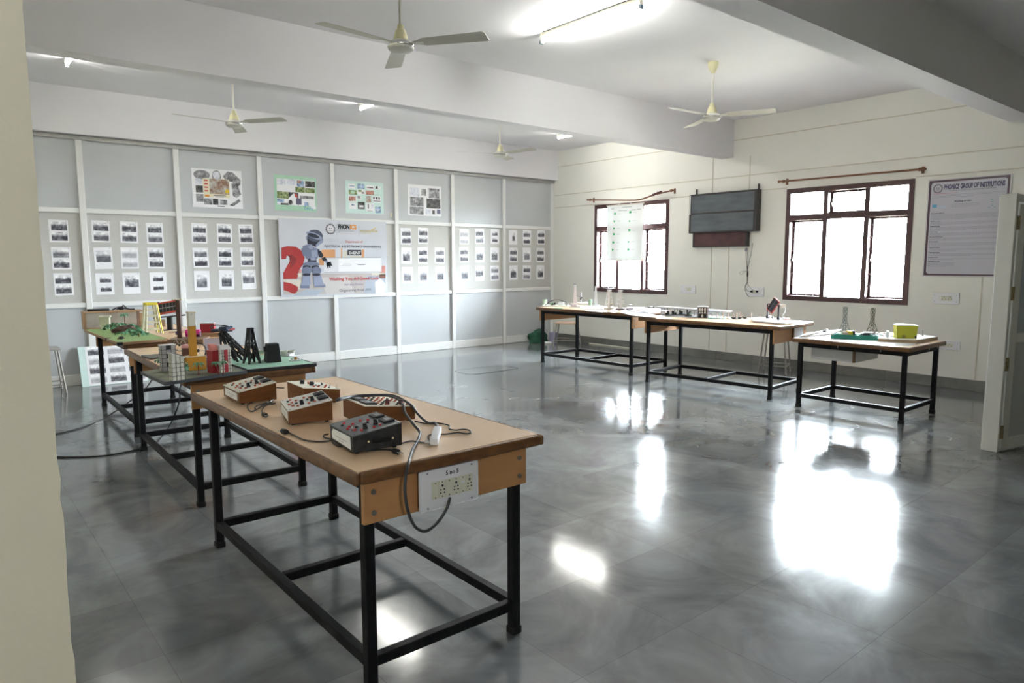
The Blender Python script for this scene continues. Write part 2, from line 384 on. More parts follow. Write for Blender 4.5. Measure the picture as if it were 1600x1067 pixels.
# glazed aluminium door standing ajar at the edge of the picture
dx, dy = 6.13, 1.66
mb = MB()
mb.b2(ALU, (dx, dy, 0), (dx+.055, dy+.105, 1.93), bev=.003, seg=1); mb.b2(ALU, (dx+.055, dy, 1.872), (dx+.98, dy+.105, 1.93), bev=.003, seg=1)
mb.b2(ALU, (dx+.98, dy, 0), (dx+1.035, dy+.105, 1.93), bev=.003, seg=1); mb.b2(ALU, (dx+.02, dy+.1051, 0), (dx+.04, dy+.115, 1.91))
door = struct(mb, 'door_1')
xf = Matrix.Translation((dx+.064, dy-.006, 0)) @ Matrix.Rotation(R(-14), 4, 'Z')
LW = .89
mb = MB(xf)
for a, b in (((0, 0, .012), (.085, .042, 1.855)), ((LW-.085, 0, .012), (LW, .042, 1.855)), ((.085, 0, .012), (LW-.085, .042, .10)), ((.085, 0, .83), (LW-.085, .042, .90)), ((.085, 0, 1.775), (LW-.085, .042, 1.855))):
    mb.b2(ALU, a, b, bev=.003, seg=1)
leaf = mb.build('door_leaf', door)
mb = MB(xf); mb.b2(PANEL, (.08, .014, .095), (LW-.08, .028, .835)); mb.build('lower_panel', leaf)
mb = MB(xf); mb.b2(mat('pale_blue_door_glass', (.50, .56, .62), .18, var=.03), (.08, .018, .895), (LW-.08, .024, 1.78)); mb.build('door_pane', leaf)  # opaque pale blue pane, nothing shows through
mb = MB(xf); mb.b2(STL, (LW-.07, -.02, .93), (LW-.05, .0, 1.08)); mb.build('door_handle', leaf)
BRASS = mat('aged_brass', (.26, .21, .11), .4, metal=.5, var=.4, scale=40)
for z in (1.72, 1.20, .67, .15):
    mb = MB(); mb.b2(BRASS, (dx+.03, dy-.004, z-.05), (dx+.09, dy, z+.05)); mb.cyl(BRASS, (dx+.06, dy-.008, z-.05), (dx+.06, dy-.008, z+.05), .008, n=10); mb.build('hinge', door)
mb = MB(); FG = MATS['pale_blue_door_glass']; xa = dx+1.036
for a, b in (((xa, dy+.02, 1.872), (XW-.02, dy+.085, 1.93)), ((xa, dy+.02, 0), (XW-.02, dy+.085, .08)), ((xa, dy+.02, .84), (XW-.02, dy+.085, .90)), ((XW-.075, dy+.02, .08), (XW-.02, dy+.085, 1.872)), ((xa+.78, dy+.02, .08), (xa+.83, dy+.085, 1.872))): mb.b2(ALU, a, b)
mb.b2(PANEL, (xa, dy+.045, .08), (XW-.02, dy+.06, .84)); mb.b2(FG, (xa, dy+.05, .90), (XW-.02, dy+.056, 1.872)); struct(mb, 'wall_front_right')
# rounded access cover let into the floor
mb = MB(); JOINT = mat('dark_floor_joint', (.03, .03, .03), .6)
hx0, hx1, hy0, hy1, rr = 5.24, 6.07, 7.16, 7.60, .10
loop = []
for cx, cy, a0 in ((hx1-rr, hy1-rr, 0), (hx0+rr, hy1-rr, 90), (hx0+rr, hy0+rr, 180), (hx1-rr, hy0+rr, 270)):
    for k in range(7):
        a = R(a0+15*k); loop.append((cx+rr*math.cos(a), cy+rr*math.sin(a), .0015))
nL = len(loop); cxm, cym = (hx0+hx1)/2, (hy0+hy1)/2
for i in range(nL):
    p, q = Vector(loop[i]), Vector(loop[(i+1) % nL]); c = Vector((cxm, cym, .0015)); wd = .008 if (p.y > hy0+.02 or p.x > 5.75) else .03
    pi, qi = p+(c-p).normalized()*wd, q+(c-q).normalized()*wd
    mb.face(JOINT, [p, q, qi, pi])
struct(mb, 'floor_hatch_trim', smooth=0)
# ------------------------------------------------------------------ work tables
def table(label, cx, cy, rot, zt, lx, ly, tx, ty, ends=(-1,), over=None):
    root = thing('work_table', label, 'table', (cx, cy, 0), 'wood topped steel lab tables')
    X = Matrix.Translation((cx, cy, 0)) @ Matrix.Rotation(R(rot), 4, 'Z')
    lw = .019
    m = MB(X); m.b2(BEIGE, (-tx+.02, -ty+.02, zt-.034), (tx-.02, ty-.02, zt)); m.build('tabletop', root)
    m = MB(X)
    for a, b in (((-tx, -ty, zt-.041), (-tx+.022, ty, zt-.0008)), ((tx-.022, -ty, zt-.041), (tx, ty, zt-.0008)), ((-tx+.0221, -ty, zt-.041), (tx-.0221, -ty+.022, zt-.0008)), ((-tx+.0221, ty-.022, zt-.041), (tx-.0221, ty, zt-.0008))):
        m.b2(LIP, a, b, bev=.009, seg=3)
    m.build('edge_lipping', root)
    for sx in (-1, 1):
        for sy in (-1, 1):
            m = MB(X); m.b2(STEEL, (sx*lx-lw, sy*ly-lw, .03), (sx*lx+lw, sy*ly+lw, zt-.042), bev=.003, seg=1); lg = m.build('leg', root)
            m = MB(X); m.b2(RUB, (sx*lx-lw-.004, sy*ly-lw-.004, 0), (sx*lx+lw+.004, sy*ly+lw+.004, .03), bev=.004, seg=1); m.build('rubber_foot', lg)
    for z0, z1, nm in ((zt-.085, zt-.042, 'top_rail'), (.10, .138, 'stretcher')):
        for s in (-1, 1):
            m = MB(X); m.b2(STEEL, (s*lx-lw+.001, -ly+lw, z0), (s*lx+lw-.001, ly-lw, z1), bev=.003, seg=1); m.build(nm, root)
            m = MB(X); m.b2(STEEL, (-lx+lw, s*ly-lw+.001, z0), (lx-lw, s*ly+lw-.001, z1), bev=.003, seg=1); m.build(nm, root)
    if ly > .6:
        m = MB(X); m.b2(STEEL, (-lx+lw, -lw+.001, .10), (lx-lw, lw-.001, .138), bev=.003, seg=1); m.build('cross_bar', root)
    for s in ends:
        ya = s*(ly+lw+.001); yb = s*(ly+lw+.020)
        m = MB(X); m.b2(APR, (-lx-.03, min(ya, yb), zt-.19), (lx+.03, max(ya, yb), zt-.043), bev=.0015, seg=1); ap = m.build('apron', root)
        for bx in (-lx+.005, lx-.005):
            for bz in (zt-.155, zt-.085):
                m = MB(X); m.cyl(BOLT, (bx, yb-s*.001, bz), (bx, yb+s*.005, bz), .009, n=12); m.build('bolt', ap)
    return root, X
ZN, ZM, ZF, Z1, Z2, Z3 = .7975, .785, .79, .79, .778, .69
tn, XN = table('wood topped steel table nearest the cream pillar, five instrument boxes on it', 1.355, 2.81, 0, ZN, .312, .80, .395, .885)
tm, XM = table('wood topped steel table carrying the model town and black lattice towers', 1.475, 5.09, -1.2, ZM, .312, .80, .395, .885, (-1, 1))
tf, XF = table('wood topped steel table nearest the partition, with green landscape model and wooden case', 1.57, 7.19, -1.0, ZF, .32, .80, .395, .885, (-1, 1))
t1, X1 = table('wood topped steel table by window wall holding white lattice towers and papers', 7.095, 6.64, 2.3, Z1, .36, .80, .42, .885, (-1, 1))
t2, X2 = table('wood topped steel table by window wall with long bridge model and solar panel', 6.97, 4.65, 5.2, Z2, .355, .76, .42, .87, (-1, 1))
t3, X3 = table('short low steel table by window wall with yellow box and green tray', 6.93, 3.005, 0, Z3, .352, .482, .42, .545, ())
# box slung under the short table
mb = MB(X3); LAMG = mat('pale_grey_laminate', (.55, .54, .54), .45)
mb.b2(LAMG, (-.30, -.02, Z3-.20), (.20, .40, Z3-.0445)); o = mb.build('hanging_box', t3); mb = MB(X3); mb.b2(LIP, (-.303, -.0225, Z3-.20), (-.285, -.0201, Z3-.045)); mb.b2(LIP, (-.3025, -.022, Z3-.20), (-.3001, -.002, Z3-.045)); mb.build('corner_strip', o)
for k in range(4):
    mb = MB(X3); xx, yy_ = ((-.41, -.3), (-.41, .1), (.1, -.53), (.3, -.53))[k]; mb.cyl(BOLT, (xx*.97, yy_*.97, Z3-.062), (xx*.97, yy_*.97, Z3-.0412), .004, n=8); mb.build('bolt', t3)
# socket boards on the table aprons
def socket_board(root, X, zt, ly, x0, x1, z0, z1, front, full):
    y0 = front; s = -1
    m = MB(X); m.b2(LIP, (x0+.012, y0-.045, z0+.008), (x1-.012, y0-.0005, z1-.008)); bx = m.build('socket_board', root)
    m = MB(X); m.b2(PLW, (x0, y0-.051, z0), (x1, y0-.0455, z1), bev=.006, seg=2); pl = m.build('cover_plate', bx)
    yp = y0-.0512
    if full:
        W, HH = x1-x0, z1-z0
        for fx in (.13, .88):
            for fz in (.07, .93): m = MB(X); m.cyl(INKG, (x0+W*fx, yp, z0+HH*fz), (x0+W*fx, yp-.002, z0+HH*fz), .0035, n=10); m.build('screw', bx)
        a, b = x0+W*.19, x0+W*.89; c, d = z0+HH*.26, z0+HH*.70; n = 6; st = (b-a)/n
        for k in range(n):
            u0, u1 = a+st*k, a+st*(k+1); um = (u0+u1)/2
            m = MB(X); m.b2(PLI, (u0+.0004, yp-.004, c), (u1-.0004, yp, d), bev=.001, seg=1)
            q = yp-.0042
            dot = lambda uu, vv, r: m.cyl(INK, (um+st*uu, q+.0008, c+(d-c)*vv), (um+st*uu, q-.0006, c+(d-c)*vv), r, n=8)
            dot(0, .1, .0022); dot(0, .9, .0022)
            if k % 2:
                dot(0, .70, .0045); dot(-.24, .48, .003); dot(.24, .48, .003); dot(-.27, .30, .003); dot(.27, .30, .003); m.build('socket', bx)
            elif k < 4:
                m.b2(PLI, (um-st*.27, yp-.0085, c+(d-c)*.2), (um+st*.27, yp-.004, c+(d-c)*.8), bev=.0015, seg=1); m.build('switch', bx)
            else:
                m.b2(PLW, (um-st*.22, yp-.006, c+(d-c)*.58), (um+st*.22, yp-.004, c+(d-c)*.72)); m.b2(INKG if False else PLI, (um-st*.22, yp-.005, c+(d-c)*.22), (um+st*.22, yp-.004, c+(d-c)*.56)); m.build('indicator', bx)
        m = MB(X); m.text(INK, '5 no 5', .021, Matrix.Translation((x0+W*.43, yp-.0007, z0+HH*.80)) @ Matrix.Rotation(R(90), 4, 'X'), bold=.0006); m.build('handwriting', bx)
    return bx
a, b = ony(662.5, 757, 1.91), ony(754.7, 738, 1.91)
socket_board(tn, XN, ZN, .8, a.x-1.355, b.x-1.355, .612, .752, -.8205, True)
socket_board(tm, XM, ZM, .8, -.1, .1, .61, .73, -.8205, True) if False else None
socket_board(t2, X2, Z2, .76, .02, .24, .595, .735, -.7805, False)
# ------------------------------------------------------------------ instrument boxes on the near table
CREAMP = mat('cream_panel_laminate', (.80, .77, .66), .4, var=.02)
GREYP = mat('dark_grey_panel_laminate', (.10, .115, .125), .35, var=.15)
BLKC = mat('scuffed_black_leatherette', (.022, .023, .025), .5, var=.6, scale=30, bump=.3, bscale=200)
RTERM = mat('orange_red_terminal', (.50, .10, .05), .4); RTERM2 = mat('red_terminal', (.55, .03, .04), .35)
PRNT = mat('faint_printed_lines', (.35, .42, .48), .6)
KG = 'instrument training boxes on the near table'
def wedge(label, loc, rot, W, D, hl, hr, case, panel, term, lblmat, dark=False, cord=None, name='training_instrument'):
    root = thing(name, label, 'instrument', loc, KG)
    X = Matrix.Translation(loc) @ Matrix.Rotation(R(rot), 4, 'Z'); f = .008
    m = MB(X); m.solid(case, [(0, 0, f), (W, 0, f), (W, 0, hr), (0, 0, hl)], (0, D, 0)); cs = m.build('case', root)
    for fx in (.02, W-.02):
        for fy in (.02, D-.02): m = MB(X); m.cyl(RUB, (fx, fy, 0), (fx, fy, f+.001), .008, n=10); m.build('foot', root)
    sl = math.atan2(hr-hl, W); P = X @ Matrix.Translation((0, 0, hl)) @ Matrix.Rotation(-sl, 4, 'Y'); U = W/math.cos(sl)
    m = MB(P); m.b2(panel, (-.002, -.002, .0004), (U+.002, D+.002, .0045), bev=.001, seg=1); pn = m.build('control_panel', root)
    pz = .0046
    m = MB(P)
    for u in (.05, .95):
        for v in (.05, .95): m.cyl(INK, (U*u, D*v, pz-.001), (U*u, D*v, pz+.001), .0025, n=8)
    for a, b in (((.12, .45), (.5, .45)), ((.2, .62), (.6, .62)), ((.35, .25), (.35, .7)), ((.5, .3), (.5, .62)), ((.2, .3), (.2, .62))):
        m.b2(PRNT, (U*a[0]-.0008, D*a[1]-.0008, pz-.001), (U*b[0]+.0008, D*b[1]+.0008, pz+.0003))
    m.build('panel_markings', root)
    for v in (.30, .70):
        m = MB(P); m.b2(DARK, (U*.74, D*v-.026, pz-.001), (U*.74+.042, D*v+.026, pz+.007), bev=.002, seg=1); mt = m.build('meter', root)
        m = MB(P); m.b2(INKG if dark else INK, (U*.74+.013, D*v-.016, pz+.0071), (U*.74+.032, D*v+.016, pz+.0078)); m.build('meter_window', mt)
    for u, v in ((.36, .22), (.62, .30)):
        m = MB(P); m.cyl(DARK, (U*u, D*v, pz-.001), (U*u, D*v, pz+.006), .009, .0085, n=14); m.cyl(DARK, (U*u, D*v, pz+.006), (U*u, D*v, pz+.019), .0075, .0068, n=14); m.build('knob', root)
    rnd = random.Random(int(rot*10)+int(W*1000))
    for k, (u, v) in enumerate(((.10, .42), (.12, .70), (.18, .52), (.16, .25), (.20, .80), (.26, .38), (.30, .62), (.25, .15), (.50, .70), (.54, .48), (.50, .13), (.62, .62), (.64, .16))):
        red = k % 4 != 1
        m = MB(P); m.cyl(term if red else DARK, (U*u, D*v, pz-.001), (U*u, D*v, pz+.0055), .0052, n=10); m.build('terminal' if red else 'black_terminal', root)
    m = MB(P); m.cyl(CHROME, (U*.12, D*.28, pz-.001), (U*.12, D*.28, pz+.008), .0025, n=8); m.cyl(CHROME, (U*.12, D*.28, pz+.008), (U*.12+.004, D*.28, pz+.016), .0015, n=8); m.build('toggle_switch', root)
    m = MB(X)
    if not dark: m.b2(PAPER, (-.0012, D*.12, f+.010), (-.0001, D*.90, hl-.007))
    else: m.solid(PAPER, [(-.0012, D*.10, f+.006), (-.0012, D*.12, hl-.004), (-.0012, D*.86, hl-.006), (-.0012, D*.92, hl-.02), (-.0012, D*.90, f+.012)], (.001, 0, 0))
    for k, (a, b) in enumerate(((.25, .75), (.40, .6))): m.b2(INKG, (-.0016, D*a, f+.026-.009*k), (-.0013, D*b, f+.0275-.009*k))
    m.build('paper_label', root)
    if dark:
        m = MB(X); m.b2(DARK, (W*.35, -.010, hl*.52), (W*.76, -.0002, hl*.52+.014), bev=.003, seg=1)
        for u in (.30, .80): m.cyl(CHROME, (W*u, -.003, hl*.52+.007), (W*u, 0, hl*.52+.007), .004, n=10)
        m.build('carrying_handle', root)
    return root
def cord(root, pts, r=.0028, plug=None, name='power_cord', pm=None, pl=.035):
    m = MB(); m.tube(WIRE, pts, r, n=7); c = m.build(name, root)
    if plug is not None:
        a, d = Vector(plug[0]), Vector(plug[1]).normalized(); pm = pm or DARK
        m = MB(); m.cyl(pm, a, a+d*pl*.35, .006, .010, n=10); m.cyl(pm, a+d*pl*.35, a+d*pl, .0105, .0095, n=10)
        s = d.cross(Vector((0, 0, 1))).normalized()
        for q in (-1, 1): m.cyl(STL, a+d*pl+s*q*.005, a+d*(pl+.016)+s*q*.005, .0022, n=8)
        m.build('plug', c)
    return c
def tn_(px, py, dz=.004): return onz(px, py, ZN+dz)
k1 = wedge('brown wooden instrument box at the far end, cream top, two black meters', (1.043, 3.21, ZN), -2, .170, .245, .058, .086, WOODK, CREAMP, RTERM, PAPER)
k3 = wedge('brown wooden instrument box with cream top standing between two brown ones and the black box', (1.058, 2.675, ZN), -14, .172, .226, .058, .088, WOODK, mat('white_panel_laminate', (.80, .80, .76), .4, var=.02), RTERM, PAPER)
k5 = wedge('black instrument box with dark grey top and torn white label', (1.060, 2.125, ZN), -4.5, .180, .213, .062, .085, BLKC, GREYP, RTERM2, PAPER, True)
def wedge_back(label, loc, rot, W, D, hl, hr):
    """the same kind of box turned round: tall side towards -x, no label on the visible sides"""
    root = thing('training_instrument', label, 'instrument', loc, KG)
    X = Matrix.Translation(loc) @ Matrix.Rotation(R(rot), 4, 'Z'); f = .008
    m = MB(X); m.solid(WOODK, [(0, 0, f), (W, 0, f), (W, 0, hr), (0, 0, hl)], (0, D, 0)); m.build('case', root)
    for fx in (.02, W-.02):
        for fy in (.02, D-.02): m = MB(X); m.cyl(RUB, (fx, fy, 0), (fx, fy, f+.001), .008, n=10); m.build('foot', root)
    sl = math.atan2(hl-hr, W); P = X @ Matrix.Translation((0, 0, hl)) @ Matrix.Rotation(sl, 4, 'Y'); U = W/math.cos(sl)
    m = MB(P); m.b2(CREAMP, (-.002, -.002, .0004), (U+.002, D+.002, .0045), bev=.001, seg=1); m.build('control_panel', root)
    m = MB(P)
    for u in (.05, .95):
        for v in (.05, .95): m.cyl(INK, (U*u, D*v, .0036), (U*u, D*v, .0056), .0025, n=8)
    m.build('panel_markings', root)
    return root, P, U
k2, P, U = wedge_back('brown wooden instrument box behind the others, two black knobs at its tall side', (1.256, 2.989, ZN), -3, .170, .216, .084, .060)
D = .216
for u, v in ((.24, .62), (.40, .40)):
    m = MB(P); m.cyl(DARK, (U*u, D*v, .0036), (U*u, D*v, .022), .0105, .0095, n=14); m.build('knob', k2)
rows = [(.42, .62), (.38, .22), (.48, .18), (.62, .10), (.74, .30), (.50, .80), (.84, .45)]
for u, v in rows: m = MB(P); m.cyl(RTERM, (U*u, D*v, .0036), (U*u, D*v, .0095), .0052, n=10); m.build('terminal', k2)
for u, v in ((.55, .62), (.52, .40), (.58, .34), (.75, .12), (.80, .62)): m = MB(P); m.cyl(DARK, (U*u, D*v, .0036), (U*u, D*v, .0095), .0052, n=10); m.build('black_terminal', k2)
for u, v in ((.86, .30), (.94, .10)): m = MB(P); m.cyl(CHROME, (U*u, D*v, .0036), (U*u, D*v, .010), .0035, n=8); m.cyl(CHROME, (U*u, D*v, .010), (U*u+.002, D*v, .022), .0015, n=8); m.build('toggle_switch', k2)
k4, P, U = wedge_back('brown wooden instrument box with rows of red and black terminals, thick lead draped across', (1.275, 2.448, ZN), -4, .218, .222, .085, .059)
D = .222
for v in (.27, .70): m = MB(P); m.b2(DARK, (U*.06, D*v-.037, .0036), (U*.06+.05, D*v+.037, .0115), bev=.002, seg=1); mt = m.build('meter', k4); m = MB(P); m.b2(INKG, (U*.06+.016, D*v-.02, .0116), (U*.06+.036, D*v+.02, .0122)); m.build('meter_window', mt)
for i in range(6):
    for j in range(6):
        if (i, j) in ((2, 0), (4, 0), (5, 5), (3, 1)): continue
        red = (i*2+j) % 3 != 0
        m = MB(P); m.cyl(RTERM if red else DARK, (U*(.36+.105*i), D*(.10+.155*j), .0036), (U*(.36+.105*i), D*(.10+.155*j), .0088), .0056, n=9); m.build('terminal' if red else 'black_terminal', k4)
for u, v in ((.50, .14), (.78, .14)): m = MB(P); m.cyl(mat('dark_red_knob', (.10, .012, .018), .4), (U*u, D*v, .0036), (U*u, D*v, .024), .0085, .0078, n=12); m.build('knob', k4)
def c3(x, y): return (330+x/6.667, 570+y/6.667)
def c4(x, y): return (490+x/6.667, 600+y/6.667)
def path(f, pts, dz=.0035): return [tn_(*f(x, y), dz+(d[0] if d else 0)) for x, y, *d in pts]
# cords of the five boxes, lying on the table
cord(k1, path(c3, [(430, 395), (400, 400), (378, 430), (390, 470), (425, 485), (480, 460), (560, 415), (640, 365), (668, 355)]) )
cord(k1, path(c3, [(650, 410), (600, 412), (560, 430), (530, 470), (533, 505)]), plug=(tn_(*c3(536, 512), .010), tn_(*c3(620, 545), .010)-tn_(*c3(536, 512), .010)), name='power_cord')
cord(k2, path(c3, [(640, 385), (560, 400), (480, 425), (455, 450), (480, 460), (560, 410), (670, 402)]))
cord(k2, path(c3, [(672, 236), (720, 240), (760, 240)], .02))
pl5 = tn_(*c3(800, 700), .010)
cord(k5, path(c3, [(1245, 790), (1150, 800), (1050, 795), (950, 775), (870, 735), (800, 702)]), plug=(pl5, tn_(*c3(705, 680), .010)-pl5))
cord(k5, path(c4, [(155, 520), (110, 530), (105, 550), (140, 565), (180, 575), (200, 610), (250, 645), (340, 655), (420, 700)]))
p6 = tn_(*c4(820, 690), .010)
cord(k5, path(c4, [(540, 695), (600, 688), (700, 682), (780, 684), (818, 690)]), plug=(p6, tn_(*c4(900, 715), .010)-p6))
cord(k4, path(c4, [(1055, 385), (1120, 402), (1190, 410), (1290, 405), (1410, 430), (1415, 465), (1480, 478), (1560, 470), (1620, 480), (1640, 505), (1590, 515), (1500, 505), (1380, 520), (1230, 525), (1190, 550), (1210, 590), (1150, 610), (1080, 600), (1000, 595), (900, 625)]), r=.0026)
# thick extension lead: socket board - over the table edge - over the console box - white three pin plug
yb = 1.355
end0 = ony(703, 775, 1.955)
B = lambda px, py, z: onz(px, py, z)
top = ZN
pts = [end0, ony(700, 790, 1.90), ony(690, 808, 1.885), ony(678, 822, 1.88), ony(663, 830, 1.88), ony(648, 822, 1.88), ony(638, 800, 1.88), ony(633, 770, 1.88), ony(634, 745, 1.895), onz(638, 724, top+.008), onz(645, 702, top+.006), onz(652, 690, top+.006), onz(656, 676, top+.010), onz(647, 664, top+.03), onz(633, 645, top+.055), onz(630, 633, top+.076), onz(622, 624, top+.082), onz(605, 618, top+.084), onz(580, 618, top+.085), onz(545, 620, top+.095), onz(529, 623, top+.100), onz(526, 626, top+.090), onz(531, 624.5, top+.098), onz(555, 618.5, top+.094), onz(590, 617, top+.086), onz(615, 618, top+.083), onz(632, 626, top+.078), onz(643, 634, top+.07), onz(655, 649, top+.03), onz(668, 660, top+.007), onz(680, 661, top+.006), onz(684, 668, top+.010), onz(684, 672, top+.014)]
m = MB(); m.tube(mat('dark_grey_cable', (.045, .047, .05), .45), pts, .0052, n=8); lead = m.build('extension_lead', None, loc=pts[0])
tag(lead, 'thick dark extension lead looping from socket board over table edge to white plug', 'cable')
a, b = onz(684, 671, top+.014), onz(678, 691, top+.014); d = (b-a).normalized(); s = d.cross(Vector((0, 0, 1))).normalized()
m = MB(); q = (a+b)/2; Mx = Matrix((s, d, s.cross(d))).transposed().to_4x4()
m.box(PLW, q+Vector((0, 0, .001)), (.030, (b-a).length, .026), M=Mx, bev=.004)
m.build('plug', lead); plg = 'plug'
m = MB()
for off, dz, rr in ((.010, -.006, .0028), (.022, .0, .0028), (.034, .006, .0036)):
    p = b-d*off*.9; m.cyl(STL, p+s*.012+Vector((0, 0, -.004)), p+s*.034+Vector((0, 0, -.004)), rr, n=8)
m.build('pin', lead)
# ------------------------------------------------------------------ ceiling fans and tube lights
def fan(label, x, y, a0):
    zm = 2.86
    root = thing('ceiling_fan', label, 'ceiling fan', (x, y, ZC), 'ceiling fans')
    m = MB(); m.lathe(IVORY, [(.05, 0), (.052, -.02), (.042, -.065), (.026, -.085), (.022, -.105), (.012, -.11)], (x, y, ZC), 20); m.build('canopy', root)
    m = MB(); m.cyl(FANW, (x, y, ZC-.1), (x, y, zm+.12), .010, n=12); m.build('down_rod', root)
    m = MB(); m.lathe(IVORY, [(.012, .145), (.020, .142), (.024, .115), (.034, .108), (.044, .075), (.050, .045), (.054, .042)], (x, y, zm), 20); m.build('bell_cover', root)
    m = MB(); m.lathe(FANW, [(.05, .044), (.074, .034), (.086, .018), (.088, .0), (.084, -.014), (.066, -.026), (.03, -.034), (.005, -.036)], (x, y, zm), 28); mo = m.build('motor_housing', root)
    m = MB(); m.lathe(CHROME, [(.0875, .017), (.0905, .012), (.0905, .004), (.0885, .0)], (x, y, zm), 28); m.build('chrome_ring', mo)
    for k in range(3):
        X = Matrix.Translation((x, y, zm+.022)) @ Matrix.Rotation(R(a0+120*k), 4, 'Z') @ Matrix.Rotation(R(-9), 4, 'X')
        m = MB(X)
        pl = [(.085, -.018), (.13, -.03), (.17, -.055), (.40, -.062), (.585, -.066), (.60, -.05), (.60, .05), (.585, .062), (.40, .058), (.17, .05), (.13, .03), (.085, .018)]
        m.solid(mat('fan_blade_enamel', (.52, .50, .43), .45, var=.03), [(u, v, -.0015) for u, v in pl], (0, 0, .003)); b = m.build('blade', root)
        m = MB(X); m.b2(FANW, (.06, -.016, -.006), (.16, .016, -.0016), bev=.002, seg=1); m.build('blade_bracket', b)
    return root
fan('cream ceiling fan hanging in front of the near beam, large chrome ringed motor', 2.53, 4.22, -55)
fan('ceiling fan near the middle of the room whose ceiling cup is in view', 6.13, 4.29, 58)
fan('ceiling fan hanging before the partition above the sheets with photos', 2.56, 7.63, -55)
fan('ceiling fan hanging before the partition close to the window wall corner', 6.05, 7.57, -82)
def tube_light(label, x, y0, y1, TM=None):
    z = ZC
    root = thing('tube_light', label, 'tube light', (x, (y0+y1)/2, z), 'ceiling tube lights')
    m = MB(); m.b2(PLI, (x-.022, y0+.03, z-.038), (x+.022, y1-.03, z-.0005), bev=.004, seg=1); m.build('batten', root)
    m = MB(); m.cyl(TM or TUBE2, (x, y0+.022, z-.062), (x, y1-.022, z-.062), .013, n=14); m.build('tube', root)
    for ye, s in ((y0, 1), (y1, -1)):
        m = MB(); m.b2(PLI, (x-.016, ye, z-.084), (x+.016, ye+s*.022, z-.0005), bev=.003, seg=1); m.b2(mat('blue_grey_end_cap', (.10, .16, .2), .4), (x-.0165, min(ye-s*.003, ye+s*.01), z-.088), (x+.0165, max(ye-s*.003, ye+s*.01), z-.06)); m.build('end_holder', root)
tube_light('lit tube light on the ceiling between the two beams', 4.23, 3.60, 4.72, TUBE)
tube_light('lit tube light showing below the beam next to the cream pillar', 1.17, 7.02, 8.16)
tube_light('lit tube light showing below the beam above the robot banner', 4.30, 7.02, 8.18)
tube_light('lit tube light showing below the beam near the window wall corner', 7.66, 7.02, 8.16)
# ------------------------------------------------------------------ prints pinned to the partition
GPH = print_mat('grey_photo_print', [(.02, .02, .03), (.07, .07, .085), (.25, .25, .28), (.55, .55, .58), (.80, .80, .83)], 34, ground=1.15)
GPH2 = print_mat('grey_photo_print_clumped', [(.02, .02, .03), (.06, .06, .075), (.22, .22, .25), (.60, .60, .63), (.84, .84, .87)], 19, ground=1.5)
GPH3 = print_mat('grey_photo_print_soft', [(.05, .05, .06), (.13, .13, .15), (.32, .32, .35), (.60, .60, .63), (.82, .82, .85)], 14, ground=1.2)
GPHF = print_mat('faded_grey_photo_print', [(.22, .22, .25), (.4, .4, .43), (.6, .6, .63), (.75, .75, .78), (.84, .84, .86)], 22, ground=.7)
def S_part(x, z, n=.002, ang=0.0):   # sheet frame on the partition: u right, v up, n towards the room
    return Matrix.Translation((x, YP-n, z)) @ Matrix(((1, 0, 0, 0), (0, 0, -1, 0), (0, 1, 0, 0), (0, 0, 0, 1))) @ Matrix.Rotation(ang, 4, 'Z')
def S_wall(y, z, n=.002, ang=0.0):   # the same on the window wall
    return Matrix.Translation((XW-n, y, z)) @ Matrix(((0, 0, -1, 0), (-1, 0, 0, 0), (0, 1, 0, 0), (0, 0, 0, 1))) @ Matrix.Rotation(ang, 4, 'Z')
LY = .0005
def rect(m, mt, u0, v0, u1, v1, k=1):
    h = LY*k
    m.face(mt, [(u0, v0, h), (u1, v0, h), (u1, v1, h), (u0, v1, h)], [(0, 0), (1, 0), (1, 1), (0, 1)])
def poly(m, mt, pts, k=1): m.face(mt, [(u, v, LY*k) for u, v in pts])
def ell(m, mt, c, r, k=1, n=20, a=0.0, a0=0, a1=360):
    P = []
    for i in range(n):
        t = R(a0+(a1-a0)*i/(n if a1-a0 == 360 else n-1)); x, y = r[0]*math.cos(t), r[1]*math.sin(t)
        P.append((c[0]+x*math.cos(a)-y*math.sin(a), c[1]+x*math.sin(a)+y*math.cos(a)))
    poly(m, mt, P, k)
def T2(u, v, k=1): return Matrix.Translation((u, v, LY*k))
rnd = random.Random(11)
SH_W, SH_H = .19, .255
def sheet(px, py, kind, label, bay):
    c = ony(px, py, YP-.004); a = R(rnd.uniform(-1.6, 1.6))
    m = MB(S_part(c.x, c.z, .0015, a)); w_, h_ = SH_W/2, SH_H/2
    m.b2(PAPER, (-w_, -h_, -.001), (w_, h_, 0))
    j = rnd.uniform(-.006, .006)
    pick = (GPH, GPH2, GPH3)
    q = lambda mt, a, b, c, d: rect(m, pick[rnd.randrange(3)] if mt is GPH else mt, SH_W*a, SH_H*b, SH_W*c, SH_H*d)
    j = rnd.uniform(-.03, .03)
    if kind == 2: q(GPH, -.40+j, .03, .41+j, .41); q(GPH, -.40+j, -.42, .41+j, -.04)
    elif kind == 3: q(GPH, -.29+j, .06, .33+j, .32); q(GPH, -.29+j, -.36, .33+j, -.10)
    elif kind == 1: q(GPH, -.33+j, -.34, .34+j, .29)
    elif kind == 4: q(GPH, -.40+j, -.19, .40+j, .35)
    elif kind == 5: q(GPHF, -.42, .0, .42, .41); q(GPHF, -.42, -.43, .42, -.10)
    elif kind == 6: q(GPH, -.10, -.24, .22, .31)
    q(INKG, .37, .44, .42, .465)
    o = m.build('photo_sheet', None, 0, loc=(c.x, YP, c.z-h_))
    tag(o, label, 'paper sheet', bay)
def f1(x, y): return (x/3.81, 180+y/3.81)
def f3(x, y): return (600+x/3.333, 240+y/3.333)
